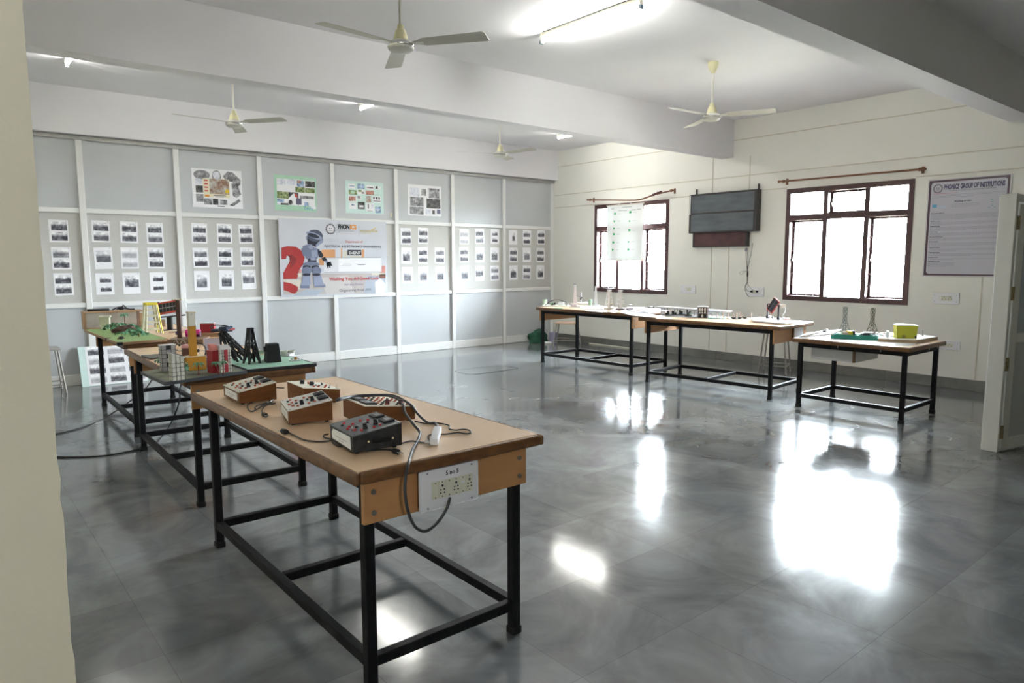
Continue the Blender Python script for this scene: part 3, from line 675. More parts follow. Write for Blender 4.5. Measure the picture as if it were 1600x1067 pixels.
KW = {2: 'two grey photos', 3: 'two small grey photos', 1: 'one tall grey photo', 4: 'one wide grey photo', 5: 'two faded grey photos', 6: 'one small narrow photo'}
RW = ['top row', 'middle row', 'bottom row']
BAYS = [
 (f1, 'column beside the cream pillar', [[(350, 690, 2), (366, 852, 2), (380, 1006, 2)]]),
 (f1, 'second bay from the pillar', [[(600, 692, 2), (616, 851, 4), (625, 1004, 3)], [(769, 697, 2), (773, 850, 5), (784, 1000, 4)], [(922, 703, 2), (929, 850, 2), (943, 996, 3)]]),
 (f1, 'bay before robot banner', [[(1187, 703, 2), (1196, 848, 2), (1203, 985, 1)], [(1337, 705, 2), (1343, 846, 2), (1350, 980, 1)], [(1465, 707, 2), (1475, 844, 2), (1482, 978, 4)]]),
 (f3, 'first bay past robot banner', [[(115, 430, 2), (118, 531, 1), (123, 633, 1)], [(205, 428, 2), (203, 530, 2), (206, 631, 1)], [None, (291, 530, 2), (294, 630, 1)]]),
 (f3, 'second bay past robot banner', [[(418, 432, 5), (417, 527, 2), (421, 624, 1)], [(499, 430, 2), (499, 527, 1), (499, 624, 4)], [(578, 432, 3), (577, 527, 1), (577, 622, 2)]]),
 (f3, 'bay beside window wall', [[(673, 436, 6), (675, 528, 2), (675, 620, 1)], [(745, 436, 2), (744, 527, 1), (744, 619, 2)], [(818, 436, 2), (816, 528, 2), (815, 618, 1)]]),
]
CW = ['pillar-side column', 'middle column', 'window-side column']
for f, bay, colsn in BAYS:
    for ci, cl in enumerate(colsn):
        for ri, it in enumerate(cl):
            if it is None: continue
            lab = 'sheet with %s, %s, %s, %s' % (KW[it[2]].replace('photos', 'photos').replace('grey ', ''), RW[ri], CW[ci], bay) if len(colsn) > 1 else 'white sheet with %s, %s, single %s' % (KW[it[2]], RW[ri], bay)
            sheet(*f(it[0], it[1]), it[2], lab, 'photo sheets pinned in rows on the partition')
# coloured prints used on the collages
P_GRN = print_mat('green_picture_print', [(.02, .05, .01), (.10, .17, .04), (.35, .40, .18), (.75, .76, .6)], 26)
P_BLU = print_mat('blue_picture_print', [(.03, .05, .09), (.12, .2, .38), (.42, .55, .72), (.8, .84, .88)], 24)
P_MIX = print_mat('mixed_picture_print', [(.02, .02, .025), (.30, .16, .10), (.45, .42, .38), (.78, .76, .74)], 18)
P_GRY = print_mat('grey_picture_print', [(.03, .03, .035), (.13, .13, .14), (.38, .38, .4), (.78, .78, .8)], 15)
P_LGT = print_mat('pale_picture_print', [(.45, .42, .50), (.62, .66, .74), (.80, .80, .86), (.88, .88, .9)], 22)
P_DRK = print_mat('dark_picture_print', [(.01, .012, .012), (.03, .035, .035), (.12, .11, .11), (.5, .52, .5)], 16)
P_RED = print_mat('red_brown_picture_print', [(.04, .02, .02), (.35, .10, .07), (.6, .4, .32), (.8, .78, .76)], 18)
MINT = mat('mint_green_paper', (.42, .66, .50), .7, var=.06, scale=8); PMINT = mat('pale_mint_paper', (.62, .78, .74), .7, var=.03, scale=8)
YEL = mat('yellow_ink', (.75, .52, .02), .5); ORANGE = mat('orange_ink', (.75, .30, .05), .5); CREAMI = mat('cream_ink', (.80, .74, .55), .6); BLUI = mat('blue_ink', (.12, .36, .58), .5)
def poster(name, label, x0, z0, x1, z1, base, ang=0.0):
    W, HH = x1-x0, z1-z0
    m = MB(S_part(x0, z0, .0022, ang)); m.b2(base, (0, 0, -.0015), (W, HH, 0)); return m, W, HH
def fin(m, name, label, cat, g=None): return tag(m.build(name, None, 0), label, cat, g)
GP = 'collages in the top row of the partition'
m, W, HH = poster('', '', 2.645, 2.135, 3.272, 2.622, PAPER, R(.3))
U = lambda a, b, c, d, mt, k=1: rect(m, mt, W*a, HH*(1-d), W*c, HH*(1-b), k)
ell(m, P_GRY, (W*.20, HH*.84), (W*.16, HH*.12), 1); ell(m, P_GRY, (W*.49, HH*.82), (W*.09, HH*.16), 2); ell(m, P_LGT, (W*.49, HH*.85), (W*.07, HH*.10), 3)
poly(m, P_GRY, [(W*a, HH*(1-b)) for a, b in ((.62, .16), (.72, .03), (.82, .05), (.98, .24), (.97, .36), (.90, .42), (.80, .30), (.66, .26))], 1)
poly(m, P_GRY, [(W*a, HH*(1-b)) for a, b in ((.78, .34), (.90, .34), (.97, .62), (.88, .72), (.80, .66))], 1); poly(m, P_GRY, [(W*a, HH*(1-b)) for a, b in ((.72, .92), (.92, .74), (.96, .80), (.80, .94))], 1)
U(.07, .26, .20, .40, P_LGT); U(.07, .44, .21, .62, P_DRK); U(.07, .66, .21, .86, P_GRY); U(.22, .76, .38, .92, P_GRY); U(.39, .76, .50, .92, P_DRK); U(.53, .78, .68, .91, P_GRY)
U(.215, .24, .74, .73, CREAMI, 2); U(.34, .25, .73, .64, P_MIX, 3); ell(m, YEL, (W*.69, HH*.44), (W*.042, HH*.058), 4); U(.24, .67, .33, .72, ORANGE, 3)
for k in range(4): U(.24, .28+.09*k, .31, .315+.09*k, RED, 3)
U(.41, .665, .66, .69, INKG, 3); U(.44, .70, .62, .72, INKG, 3); U(.48, .945, .62, .965, INK)
fin(m, 'collage_poster', 'white poster with ring of grey pictures around a small yellow and coloured centre', 'poster', GP)
m, W, HH = poster('', '', 3.70, 2.143, 4.305, 2.622, MINT, R(-.4))
U(.06, .10, .96, .84, PAPER); U(.07, .11, .27, .28, P_LGT, 2); U(.30, .10, .50, .27, P_LGT, 2); U(.53, .12, .70, .30, P_BLU, 2); U(.54, .12, .62, .20, P_RED, 3); U(.73, .12, .97, .29, P_DRK, 2)
U(.49, .31, .72, .46, P_GRN, 2); U(.73, .32, .96, .46, P_GRN, 2); U(.06, .47, .33, .66, P_GRN, 2); U(.33, .47, .56, .84, P_DRK, 2)
poly(m, PAPER, [(W*a, HH*(1-b)) for a, b in ((.34, .84), (.33, .64), (.44, .50), (.52, .52), (.54, .84))], 3); poly(m, RED, [(W*a, HH*(1-b)) for a, b in ((.47, .50), (.53, .52), (.53, .62), (.48, .60))], 4); ell(m, P_DRK, (W*.37, HH*.24), (W*.045, HH*.07), 4)
U(.50, .63, .63, .81, mat('slate_ink', (.12, .12, .19), .5), 4); U(.60, .55, .93, .63, P_GRY, 2); U(.70, .73, .80, .84, P_BLU, 2); U(.06, .68, .22, .78, P_BLU, 2); U(.14, .79, .32, .84, P_DRK, 2)
m.text(BLUI, 'Teva', .075, T2(W*.67, HH*.045, 2)); U(.86, .84, .98, .92, PAPER, 2)
fin(m, 'collage_poster', 'poster with bright green border and pasted pictures, word in blue at its foot', 'poster', GP)
m, W, HH = poster('', '', 4.752, 2.145, 5.38, 2.615, PMINT, R(.2))
for a, b, c, d, mt in ((.08, .09, .26, .24, PAPER), (.31, .08, .50, .23, P_BLU), (.54, .10, .75, .24, PAPER), (.78, .12, .93, .22, PAPER), (.09, .29, .29, .42, P_GRN), (.32, .26, .50, .40, PAPER), (.53, .27, .74, .40, P_RED), (.08, .46, .28, .64, PAPER), (.30, .45, .41, .57, PAPER), (.53, .44, .66, .64, P_MIX), (.71, .45, .93, .63, PAPER), (.09, .68, .27, .86, PAPER), (.31, .64, .49, .86, P_DRK), (.52, .66, .74, .92, PAPER), (.77, .76, .92, .96, P_BLU)):
    U(a, b, c, d, mt)
for a, b, c, d, mt in ((.10, .15, .24, .18, P_BLU), (.56, .16, .73, .20, P_GRY), (.79, .12, .85, .20, P_DRK), (.14, .31, .24, .40, MINT), (.33, .27, .42, .33, P_GRN), (.42, .32, .48, .38, P_GRY), (.09, .48, .26, .62, P_RED), (.31, .46, .39, .55, P_GRY), (.72, .46, .76, .53, INK), (.79, .46, .84, .53, INK), (.86, .46, .90, .53, P_DRK), (.72, .57, .91, .60, INKG), (.15, .71, .22, .76, P_BLU), (.35, .74, .45, .80, PAPER), (.57, .68, .60, .84, P_GRY), (.66, .70, .72, .82, P_LGT), (.80, .83, .88, .89, P_LGT), (.55, .90, .70, .915, INKG)):
    U(a, b, c, d, mt, 2)
fin(m, 'collage_poster', 'pale mint poster with a grid of small pasted pictures', 'poster', GP)
m, W, HH = poster('', '', 5.80, 2.158, 6.425, 2.63, PAPER, R(-.2))
for a, b, c, d, mt in ((.06, .10, .34, .38, P_LGT), (.40, .12, .54, .34, P_GRY), (.62, .08, .94, .40, P_GRY), (.07, .40, .46, .70, P_GRY), (.55, .42, .97, .74, P_DRK), (.06, .72, .46, .97, P_GRY), (.52, .78, .68, .95, P_LGT), (.72, .80, .80, .94, P_DRK), (.86, .77, .97, .92, mat('slate_ink', (.12, .12, .19), .5))): U(a, b, c, d, mt)
fin(m, 'collage_poster', 'black and white poster with six car and machine pictures', 'poster', GP)
for px, py in ((404, 327), (611.5, 336)):
    c = ony(px, py, YP-.01); m = MB(S_part(c.x, c.z, .0015)); m.b2(PLI, (-.02, -.033, -.001), (.02, .033, .006), bev=.002, seg=1)
    o = m.build('latch_plate', None, 0); tag(o, 'small cream plate by the post %s' % ('before the green bordered poster' if px < 500 else 'past the pale mint poster'), 'plate', 'cream plates on the partition')
# ------------------------------------------------------------------ the event banner
BX0, BX1, BZ0, BZ1 = 3.728, 5.395, .955, 2.035
W, HH = BX1-BX0, BZ1-BZ0
VIN = mat('vinyl_banner_pale_grey', (.62, .64, .69), .35, var=.05, scale=2.0)
m = MB(S_part(BX0, BZ0, .034)); m.b2(VIN, (0, 0, -.0015), (W, HH, 0))
def bn(x, y):
    s = (x-110)/1285; t0, t1 = 82+48*s, 1015-30*s
    return (W*(x-100-25*(y-80)/935)/1285, HH*(1-(y-t0)/(t1-t0)))
def bpoly(mt, pts, k): poly(m, mt, [bn(*p) for p in pts], k)
def brect(mt, a, b, c, d, k): bpoly(mt, [(a, d), (c, d), (c, b), (a, b)], k)
def bell(mt, x, y, rx, ry, k, a=0): c = bn(x, y); ell(m, mt, c, (rx*W/1285, ry*HH/920), k, 20, a)
V = lambda n_, c: mat('banner_'+n_, c, .4, var=.05, scale=5)
GND = V('beige_ground', (.50, .46, .44)); PUT = V('putty', (.60, .57, .55)); BLG = V('blue_grey', (.42, .47, .54)); OR = V('orange', (.72, .36, .17)); ROB = V('robot_grey_blue', (.19, .22, .32)); ROL = V('robot_pale', (.30, .34, .47)); ROD = V('robot_dark', (.03, .033, .05)); QR = V('red', (.40, .035, .035)); QD = V('dark_red', (.25, .03, .03)); WHT = V('white', (.74, .75, .78)); CRM = V('cream', (.66, .63, .55)); PK = V('pink', (.70, .30, .27))
brect(GND, 150, 740, 1380, 985, 1); bpoly(PUT, [(640, 985), (560, 790), (900, 760), (980, 985)], 2); bpoly(BLG, [(1100, 980), (1130, 760), (1378, 790), (1380, 980)], 2); bpoly(WHT, [(1250, 985), (1240, 850), (1310, 800), (1378, 870), (1378, 985)], 3); bpoly(BLG, [(250, 1000), (400, 930), (620, 930), (520, 1000)], 2); bpoly(CRM, [(150, 810), (330, 810), (420, 880), (330, 930), (150, 830)], 2)
brect(OR, 585, 455, 745, 550, 2); brect(WHT, 615, 470, 690, 530, 3) if False else None; brect(OR, 815, 440, 830, 550, 2); brect(CRM, 850, 470, 890, 550, 2); brect(OR, 1072, 455, 1102, 550, 2); brect(CRM, 920, 530, 1070, 550, 2); brect(OR, 550, 560, 620, 640, 2)
brect(WHT, 610, 556, 1330, 722, 3); brect(INKG, 610, 552, 1320, 555, 4); brect(PAPER, 782, 562, 1320, 718, 5); brect(INKG, 612, 722, 1330, 726, 4)
brect(INKG, 835, 627, 930, 631, 6); brect(INKG, 825, 645, 945, 648, 6); brect(INKG, 1018, 633, 1115, 641, 6)
bpoly(PK, [(1305, 735), (1335, 650), (1378, 655), (1378, 745)], 3); brect(V('brown', (.25, .10, .07)), 1300, 755, 1378, 800, 3); brect(CRM, 1200, 735, 1378, 765, 3)
bpoly(QR, [(132, 430), (200, 412), (290, 420), (360, 470), (388, 550), (370, 630), (320, 700), (300, 800), (150, 802), (148, 730), (190, 650), (222, 590), (218, 540), (190, 520), (180, 565), (132, 565)], 4)
bpoly(QD, [(222, 590), (218, 540), (190, 520), (240, 510), (300, 560), (280, 620), (225, 680)], 5); bpoly(QR, [(152, 835), (230, 850), (310, 895), (305, 945), (270, 978), (152, 930)], 4); bpoly(PK, [(330, 680), (352, 690), (345, 740), (300, 720)], 4); bpoly(CRM, [(300, 740), (350, 730), (360, 775), (320, 775)], 5)
# the robot figure printed on it
bpoly(ROD, [(415, 300), (595, 310), (600, 350), (520, 425), (420, 385)], 5); bell(V('robot_head', (.085, .10, .14)), 507, 290, 90, 72, 6); bell(ROL, 500, 290, 98, 34, 7, -.35); bell(ROD, 490, 290, 66, 24, 8, -.28); bpoly(ROL, [(400, 300), (420, 290), (418, 345), (405, 345)], 8); bpoly(ROL, [(560, 350), (605, 330), (600, 370), (520, 425), (515, 400)], 8)
bpoly(ROB, [(365, 410), (450, 385), (500, 430), (560, 450), (535, 560), (440, 590), (395, 550), (375, 470)], 6); bpoly(ROL, [(460, 465), (530, 462), (535, 540), (470, 545)], 7); bpoly(ROL, [(425, 420), (470, 390), (490, 440), (450, 455)], 7); bpoly(ROB, [(350, 440), (400, 420), (420, 480), (380, 540), (360, 500)], 7)
bpoly(ROD, [(535, 455), (575, 470), (605, 525), (590, 550), (550, 545)], 7); bpoly(ROD, [(580, 560), (620, 540), (650, 580), (620, 605)], 8); bpoly(ROL, [(610, 590), (650, 578), (655, 600), (630, 615)], 9); bell(ROD, 668, 625, 32, 24, 9); bpoly(ROD, [(640, 610), (690, 596), (694, 604), (664, 625)], 9); bpoly(ROD, [(670, 620), (710, 640), (706, 650), (664, 640)], 9); bpoly(ROD, [(650, 630), (664, 680), (654, 682), (640, 640)], 9); bpoly(ROD, [(664, 635), (690, 668), (682, 674), (655, 645)], 9)
bpoly(ROD, [(430, 560), (520, 550), (525, 600), (420, 605)], 7); brect(ROL, 455, 550, 515, 580, 8); bell(ROB, 462, 630, 95, 34, 8); bell(ROD, 410, 665, 45, 26, 9); bell(ROD, 510, 665, 45, 26, 9)
for x in (412, 525):
    bell(ROB, x, 705, 55, 48, 10); bpoly(ROL, [(x-44, 760), (x+34, 745), (x+44, 870), (x-62, 862)] if x < 500 else [(x-36, 750), (x+46, 750), (x+80, 865), (x-38, 868)], 10); bell(ROD, x-4, 752, 46, 16, 11)
bpoly(ROB, [(338, 870), (440, 870), (440, 915), (332, 912)], 11); bpoly(ROL, [(345, 858), (435, 858), (438, 880), (338, 880)], 12); bpoly(ROB, [(492, 875), (620, 862), (628, 905), (500, 905)], 11); bpoly(ROL, [(495, 860), (600, 852), (622, 878), (495, 885)], 12)
# emblem and lettering
def gear(mm, mt, inner, c, r, k, n=18):
    P = []
    for i in range(n):
        for q, rr in ((0, 1), (.5, 1), (.5, .86), (1, .86)):
            t = 2*math.pi*(i+q)/n; P.append((c[0]+r*rr*math.cos(t), c[1]+r*rr*math.sin(t)))
    poly(mm, mt, P, k); ell(mm, inner, c, (r*.74, r*.74), k+1, 28); ell(mm, mat('emblem_pink', (.55, .36, .40), .5), c, (r*.66, r*.66), k+2, 28); ell(mm, inner, c, (r*.60, r*.60), k+3, 28)
    for dx_ in (-.2, .2): rect(mm, mt, c[0]+r*(dx_-.10), c[1]-r*.02, c[0]+r*(dx_+.06), c[1]+r*.22, k+4)
    rect(mm, mt, c[0]-r*.34, c[1]-r*.30, c[0]+r*.34, c[1]-r*.22, k+4)
gear(m, V('emblem', (.06, .055, .075)), WHT, bn(690, 212), .078, 5)
def btext(mt, s, x0, x1, ybase, cap, bold=0, k=6):
    u0, v0 = bn(x0, ybase); u1, _ = bn(x1, ybase); sz = cap*HH/920/.69
    ang = math.atan2(_-v0, u1-u0)
    m.text(mt, s, sz, T2(u0, v0, k) @ Matrix.Rotation(0, 4, 'Z'), width=u1-u0, bold=bold)
btext(INK, 'PHON', 780, 920, 210, 54, .006); btext(ORANGE, 'ICS', 924, 1005, 212, 54, .005)
btext(INKG, 'GROUP OF INSTITUTIONS', 780, 970, 240, 14); brect(INKG, 780, 246, 860, 252, 6); brect(PK, 785, 268, 1000, 270, 6); brect(INKG, 763, 150, 766, 285, 6); brect(INKG, 1035, 160, 1038, 295, 6)
btext(V('yellow', (.72, .55, .16)), 'FOUNDATION', 1055, 1270, 247, 26, .001); btext(V('yellow', (.72, .55, .16)), 'FOR LIFE', 1060, 1185, 268, 12); bpoly(V('yellow', (.72, .55, .16)), [(1180, 225), (1250, 195), (1262, 200), (1195, 228)], 6)
btext(V('soft_red', (.62, .16, .16)), 'Department of', 865, 1082, 372, 26, .0005)
btext(V('navy', (.05, .06, .10)), 'ELECTRICAL & ELECTRONICS ENGINEERING', 615, 1315, 426, 26, .0006)
c = bn(980, 492); m.b2(V('badge', (.03, .03, .035)), (c[0]-.112, c[1]-.039, LY*4), (c[0]+.112, c[1]+.039, LY*5), bev=0); btext(PAPER, 'EVENT', 907, 1056, 512, 36, .0008, 12)
btext(V('bright_red', (.60, .06, .07)), 'Wishing You All Good Luck', 672, 1292, 824, 40, .001, 9)
btext(V('mauve', (.30, .24, .34)), 'for the Event', 855, 1090, 886, 26, .0005, 9); btext(V('grey_text', (.20, .20, .24)), 'Organizing Prof. EEE', 790, 1190, 960, 32, .0005, 9)
o = m.build('event_banner', None, 0, loc=((BX0+BX1)/2, YP-.034, BZ0)); tag(o, 'vinyl event banner with grey robot and red question mark on the partition', 'banner')
# ------------------------------------------------------------------ things on the window wall
# information poster
py0, py1, pz0, pz1 = 3.262, 2.455, 1.262, 2.352
W, HH = py0-py1, pz1-pz0
m = MB(S_wall(py0, pz0, .014)); LILW = mat('lilac_white_print', (.52, .51, .57), .25, var=.03, scale=2)
m.b2(mat('poster_margin', (.62, .61, .62), .3), (0, 0, -.0135), (W, HH, 0))
PB = mat('purple_brown_ink', (.075, .035, .055), .35)
rect(m, PB, .012, .012, W-.012, HH-.012, 1)
def rrect(m, mt, u0, v0, u1, v1, r, k):
    P = []
    for cx, cy, a0 in ((u1-r, v1-r, 0), (u0+r, v1-r, 90), (u0+r, v0+r, 180), (u1-r, v0+r, 270)):
        for q in range(6): t = R(a0+18*q); P.append((cx+r*math.cos(t), cy+r*math.sin(t)))
    poly(m, mt, P, k)
rrect(m, LILW, .036, .03, W-.034, HH-.036, .03, 2)
NAVY = mat('violet_navy_ink', (.055, .045, .12), .4)
gear(m, mat('emblem_brown', (.10, .07, .08), .4), LILW, (.105, HH-.105), .052, 3)
def wtext(mt, s, u0, u1, v, cap, bold=0, k=4): m.text(mt, s, cap/.69, T2(u0, v, k), width=(u1-u0) if u1 else None, bold=bold)
wtext(NAVY, 'PHONICS GROUP OF INSTITUTIONS', .168, W-.055, HH-.118, .050, .0035, 8)
wtext(INKG, 'Electrical & Electronics Engineering Department', .22, W-.13, HH-.142, .015, .0006, 8)
GREYT = mat('pale_print_text', (.30, .30, .36), .5)
rr = random.Random(4)
def lines(u0, u1, v, n, step, mt=GREYT, full=True):
    for i in range(n):
        u = u0; end = u1 if (i < n-1) else u0+(u1-u0)*rr.uniform(.25, .8)
        while u < end:
            l = rr.uniform(.008, .032); rect(m, mt, u, v-i*step, min(u+l, end), v-i*step+.0042, 4); u += l+.005
rect(m, mat('pale_red_text', (.45, .25, .28), .5), .06, HH-.166, .30, HH-.160, 4)
lines(.05, W-.05, HH-.182, 3, .013)
wtext(INK, 'Working of CRO', .28, .45, HH-.262, .014, .0008, 8)
rect(m, BLUI, .058, HH-.315, .105, HH-.278, 4); rect(m, mat('pale_blue_ink', (.40, .50, .60), .5), .115, HH-.318, .20, HH-.30, 4)
lines(.25, .53, HH-.285, 4, .012)
for u, v in ((.63, .262), (.635, .285), (.635, .325), (.61, .345), (.66, .345)): rect(m, mat('teal_ink', (.18, .40, .45), .5), u, HH-v, u+.02, HH-v+.008, 4)
y_ = HH-.385
for hd, nl in (('Electrostatic Deflection', 6), ('Recurrent Sweep', 3), ('Triggered Sweep', 4), ('Driven Sweep', 3), ('Non Saw Tooth Sweep', 3), ('Synchronization', 4), ('Intensity Modulation', 3), ('Positioning Control', 3), ('Intensity Control', 2), ('Applications of CRO', 5)):
    wtext(INK, hd, .05, None, y_, .010, .0005, 8)
    lines(.05, W-.06 if nl < 5 or hd[0] == 'E' else .32, y_-.014, nl, .0105); y_ -= .0105*nl+.0235
o = m.build('wall_poster', None, 0); tag(o, 'large poster about CRO headed PHONICS GROUP OF INSTITUTIONS, dark border', 'poster')
# switch plates
def plate(label, y0, y1, z0, z1, mods):
    root = thing('switch_plate', label, 'switch plate', (XW, (y0+y1)/2, z0), 'switch plates on the window wall')
    X = S_wall(y0, z0, .016); w_, h_ = y0-y1, z1-z0
    m = MB(X); m.b2(PLW, (0, 0, -.016), (w_, h_, 0), bev=.003, seg=1); m.build('cover_plate', root)
    for fx in (.09, .91):
        for fz in (.22, .78): m = MB(X); m.cyl(INKG, (w_*fx, h_*fz, -.001), (w_*fx, h_*fz, .003), .004, n=8); m.build('screw', root)
    for a, b, kind in mods:
        m = MB(X); m.b2(PLI, (w_*a, h_*.30, -.001), (w_*b, h_*.70, .004), bev=.001, seg=1)
        if kind == 'k':
            c = (a+b)/2
            for du, dv, r in ((0, .12, .004), (-.02, -.02, .003), (.02, -.02, .003), (-.022, -.10, .003), (.022, -.10, .003)): m.cyl(INK, (w_*c+du*.8, h_*(.5+dv), .0035), (w_*c+du*.8, h_*(.5+dv), .0048), r, n=8)
            m.build('socket', root)
        else:
            m.b2(PLW, (w_*(a+.02), h_*.36, .004), (w_*(b-.02), h_*.64, .007)); m.build('switch', root)
    return root
plate('socket plate on the wall beside the curtained window', 6.66, 6.39, .953, 1.075, ((.30, .48, 's'), (.50, .72, 'k')))
plate('socket plate with black plugs below the black notice board', 5.515, 5.262, .947, 1.075, ((.24, .40, 's'), (.42, .60, 'k'), (.62, .80, 's')))
plate('switch plate on the wall below the large CRO poster', 3.14, 2.868, .953, 1.083, ((.28, .38, 's'), (.385, .52, 'k'), (.525, .62, 's'), (.625, .73, 'k')))
plate('socket plate low on the wall beside the yellow box table', 3.06, 2.829, .435, .54, ((.12, .40, 'k'), (.42, .72, 'k')))
plate('low socket plate seen under bridge table, nearer the partition', 6.525, 6.27, .425, .497, ((.20, .45, 's'), (.5, .78, 'k')))
plate('low socket plate seen under bridge table, above the stool', 5.53, 5.277, .425, .500, ((.20, .45, 's'), (.5, .78, 'k')))
# black wall mounted board
root = thing('notice_board', 'black framed wall board with two dark panels over a brown box', 'notice board', (XW, 5.91, 1.64))
BF = mat('black_brown_frame', (.03, .024, .022), .45, var=.2); BP = mat('slate_board_face', (.10, .115, .125), .3, var=.25, scale=3, stretch=(1, 1, 4)); BB = mat('dark_maroon_box', (.075, .026, .026), .5, var=.3, scale=6)
xb = XW-.005; xf_ = XW-.105
m = MB(); m.b2(BF, (xf_+.02, 5.385, 1.86), (xb, 6.455, 2.405)); m.build('back_panel', root)
m = MB()
for a, b in (((5.36, 1.848), (5.40, 2.412)), ((6.44, 1.848), (6.47, 2.412))): m.b2(BF, (xf_, a[0], a[1]), (xb, b[0], b[1]))
m.b2(BF, (xf_, 5.40, 2.385), (xb, 6.44, 2.412)); m.b2(BF, (xf_, 5.40, 1.848), (xb, 6.44, 1.868)); m.b2(BF, (xf_-.006, 5.40, 2.115), (xf_+.02, 6.44, 2.138)); m.build('frame', root)
m = MB(); m.b2(BP, (xf_+.008, 5.405, 2.138), (xf_+.019, 6.435, 2.385)); m.build('upper_panel', root)
m = MB(); m.b2(BP, (xf_-.004, 5.405, 1.868), (xf_+.010, 6.435, 2.115)); m.build('lower_panel', root)
m = MB(); m.b2(ALU, (xf_-.003, 6.445, 2.12), (xf_-.0005, 6.462, 2.40)); m.build('metal_strip', root)
m = MB(); m.b2(BB, (XW-.065, 5.545, 1.66), (xb, 6.40, 1.846)); m.b2(BF, (XW-.07, 5.515, 1.64), (xb, 5.545, 1.846)); m.b2(BF, (XW-.07, 5.545, 1.64), (xb, 6.42, 1.66)); m.b2(BF, (XW-.07, 6.40, 1.66), (xb, 6.42, 1.846)); m.build('lower_box', root)
for y in (6.40, 5.39): m = MB(); m.b2(BF, (XW-.04, y-.008, 2.412), (XW-.015, y+.008, 2.49)); m.build('hanging_strap', root)
# wires hanging from it to the socket plate
def W3(px, py, x=XW-.02): return onx(px, py, x)
g = lambda x, y, d=.02: W3(1150+x/10.67, 380+y/10.67, XW-d)
m = MB(); m.tube(WIRE, [g(280, 0, .05), g(255, 150), g(225, 290), g(205, 380), g(190, 450), g(190, 520), g(205, 560)], .003, n=6)
m.tube(WIRE, [g(165, 130, .03), g(170, 250), g(180, 350), g(185, 440), g(182, 520), g(185, 640), g(160, 700), g(150, 760), g(185, 860), g(215, 885)], .003, n=6)
m.tube(WIRE, [g(185, 140, .03), g(195, 280), g(190, 400), g(188, 460), g(195, 540), g(188, 640), g(165, 720), g(180, 780), g(215, 800), g(250, 803, .03)], .0025, n=6)
m.tube(INKG, [g(190, 460), g(130, 462), g(70, 480), g(60, 505), g(90, 520), g(130, 490), g(165, 462)], .002, n=6)
m.tube(WIRE, [g(190, 650), g(205, 700), g(250, 755), g(300, 790), g(345, 803, .03)], .0022, n=6)
o = m.build('hanging_cable'); tag(o, 'thin black wires knotted together below the black notice board', 'cable')
for x, y in ((265, 803), (355, 803)):
    p = g(x, y, .021); m = MB(); m.b2(DARK, (p.x-.018, p.y-.016, p.z-.014), (p.x+.004, p.y+.016, p.z+.014), bev=.003, seg=1); m.build('plug', o)
p = g(170, 110, .03); m = MB(); m.ball(INKG, p, .02, (.8, 1, 1.3)); m.build('wire_knot', o)
p = g(192, 510, .02); m = MB(); m.ball(WIRE, p, .014, (.8, .8, 3)); m.build('wire_knot', o)
# curtain rods
RODW = mat('brown_curtain_rod', (.20, .085, .04), .45, var=.2)
def rod(label, pts, br):
    root = thing('curtain_rod', label, 'curtain rod', tuple(Vector(pts[0])*.5+Vector(pts[-1])*.5))
    m = MB(); m.tube(RODW, pts, .012, n=10, sub=4 if len(pts) > 2 else 1); m.build('rod', root)
    for p in br:
        p = Vector(p); m = MB(); m.b2(RODW, (p.x, p.y-.008, p.z-.008), (XW-.0005, p.y+.008, p.z+.008)); m.b2(RODW, (XW-.006, p.y-.016, p.z-.04), (XW-.0003, p.y+.016, p.z+.04)); m.cyl(RODW, (p.x, p.y-.012, p.z), (p.x, p.y+.012, p.z), .020, n=12); m.build('bracket', root)
    for p, s in ((pts[0], 1), (pts[-1], -1)):
        p = Vector(p); m = MB(); m.ball(RODW, (p.x, p.y+s*.008, p.z), .017, n=10); m.build('finial', root)
    return root
rod('straight brown curtain rod above the uncovered window by the poster', [(8.77, 5.05, 2.482), (8.77, 3.285, 2.472)], [(8.77, 4.99, 2.4815), (8.77, 3.33, 2.472)])
r1 = rod('bent brown curtain rod above the window with the hanging chart', [(8.77, 8.575, 2.478), (8.77, 8.1, 2.446), (8.77, 7.62, 2.412), (8.77, 7.42, 2.41), (8.77, 7.14, 2.462), (8.77, 6.80, 2.502)], [(8.77, 8.52, 2.475), (8.77, 6.82, 2.500)])
m = MB()
for k, y in enumerate((7.16, 7.12, 7.07, 7.02)): m.lathe(mat('dark_red_cloth_scrap', (.09, .03, .035), .9), [(.016, 0), (.026, .01), (.022, .03), (.015, .035)], (8.77, y, 2.445+.011*k), 10)
m.build('curtain_scrap', r1)
# hanging chart
root = thing('hanging_chart', 'white chart with green marks hanging before the window', 'chart', (8.775, 7.745, 2.42))
def chart_mat():
    mm = mat('thin_white_chart_paper', (.82, .83, .82), .7, var=.01); nt = mm.node_tree; b = nt.nodes['Principled BSDF']; out = nt.nodes['Material Output']
    t = _n(nt, 'ShaderNodeBsdfTranslucent'); t.inputs[0].default_value = (.8, .82, .8, 1); mx = _n(nt, 'ShaderNodeMixShader'); mx.inputs[0].default_value = .10
    nt.links.new(b.outputs[0], mx.inputs[1]); nt.links.new(t.outputs[0], mx.inputs[2]); nt.links.new(mx.outputs[0], out.inputs[0]); return mm
CH = chart_mat(); cy0, cy1, cz0, cz1 = 8.13, 7.365, 1.455, 2.352
Xc = Matrix.Translation((8.775, cy0, cz0)) @ Matrix(((0, 0, -1, 0), (-1, 0, 0, 0), (0, 1, 0, 0), (0, 0, 0, 1))); W, HH = cy0-cy1, cz1-cz0
m = MB(Xc); m.b2(CH, (0, 0, -.001), (W, HH, 0))
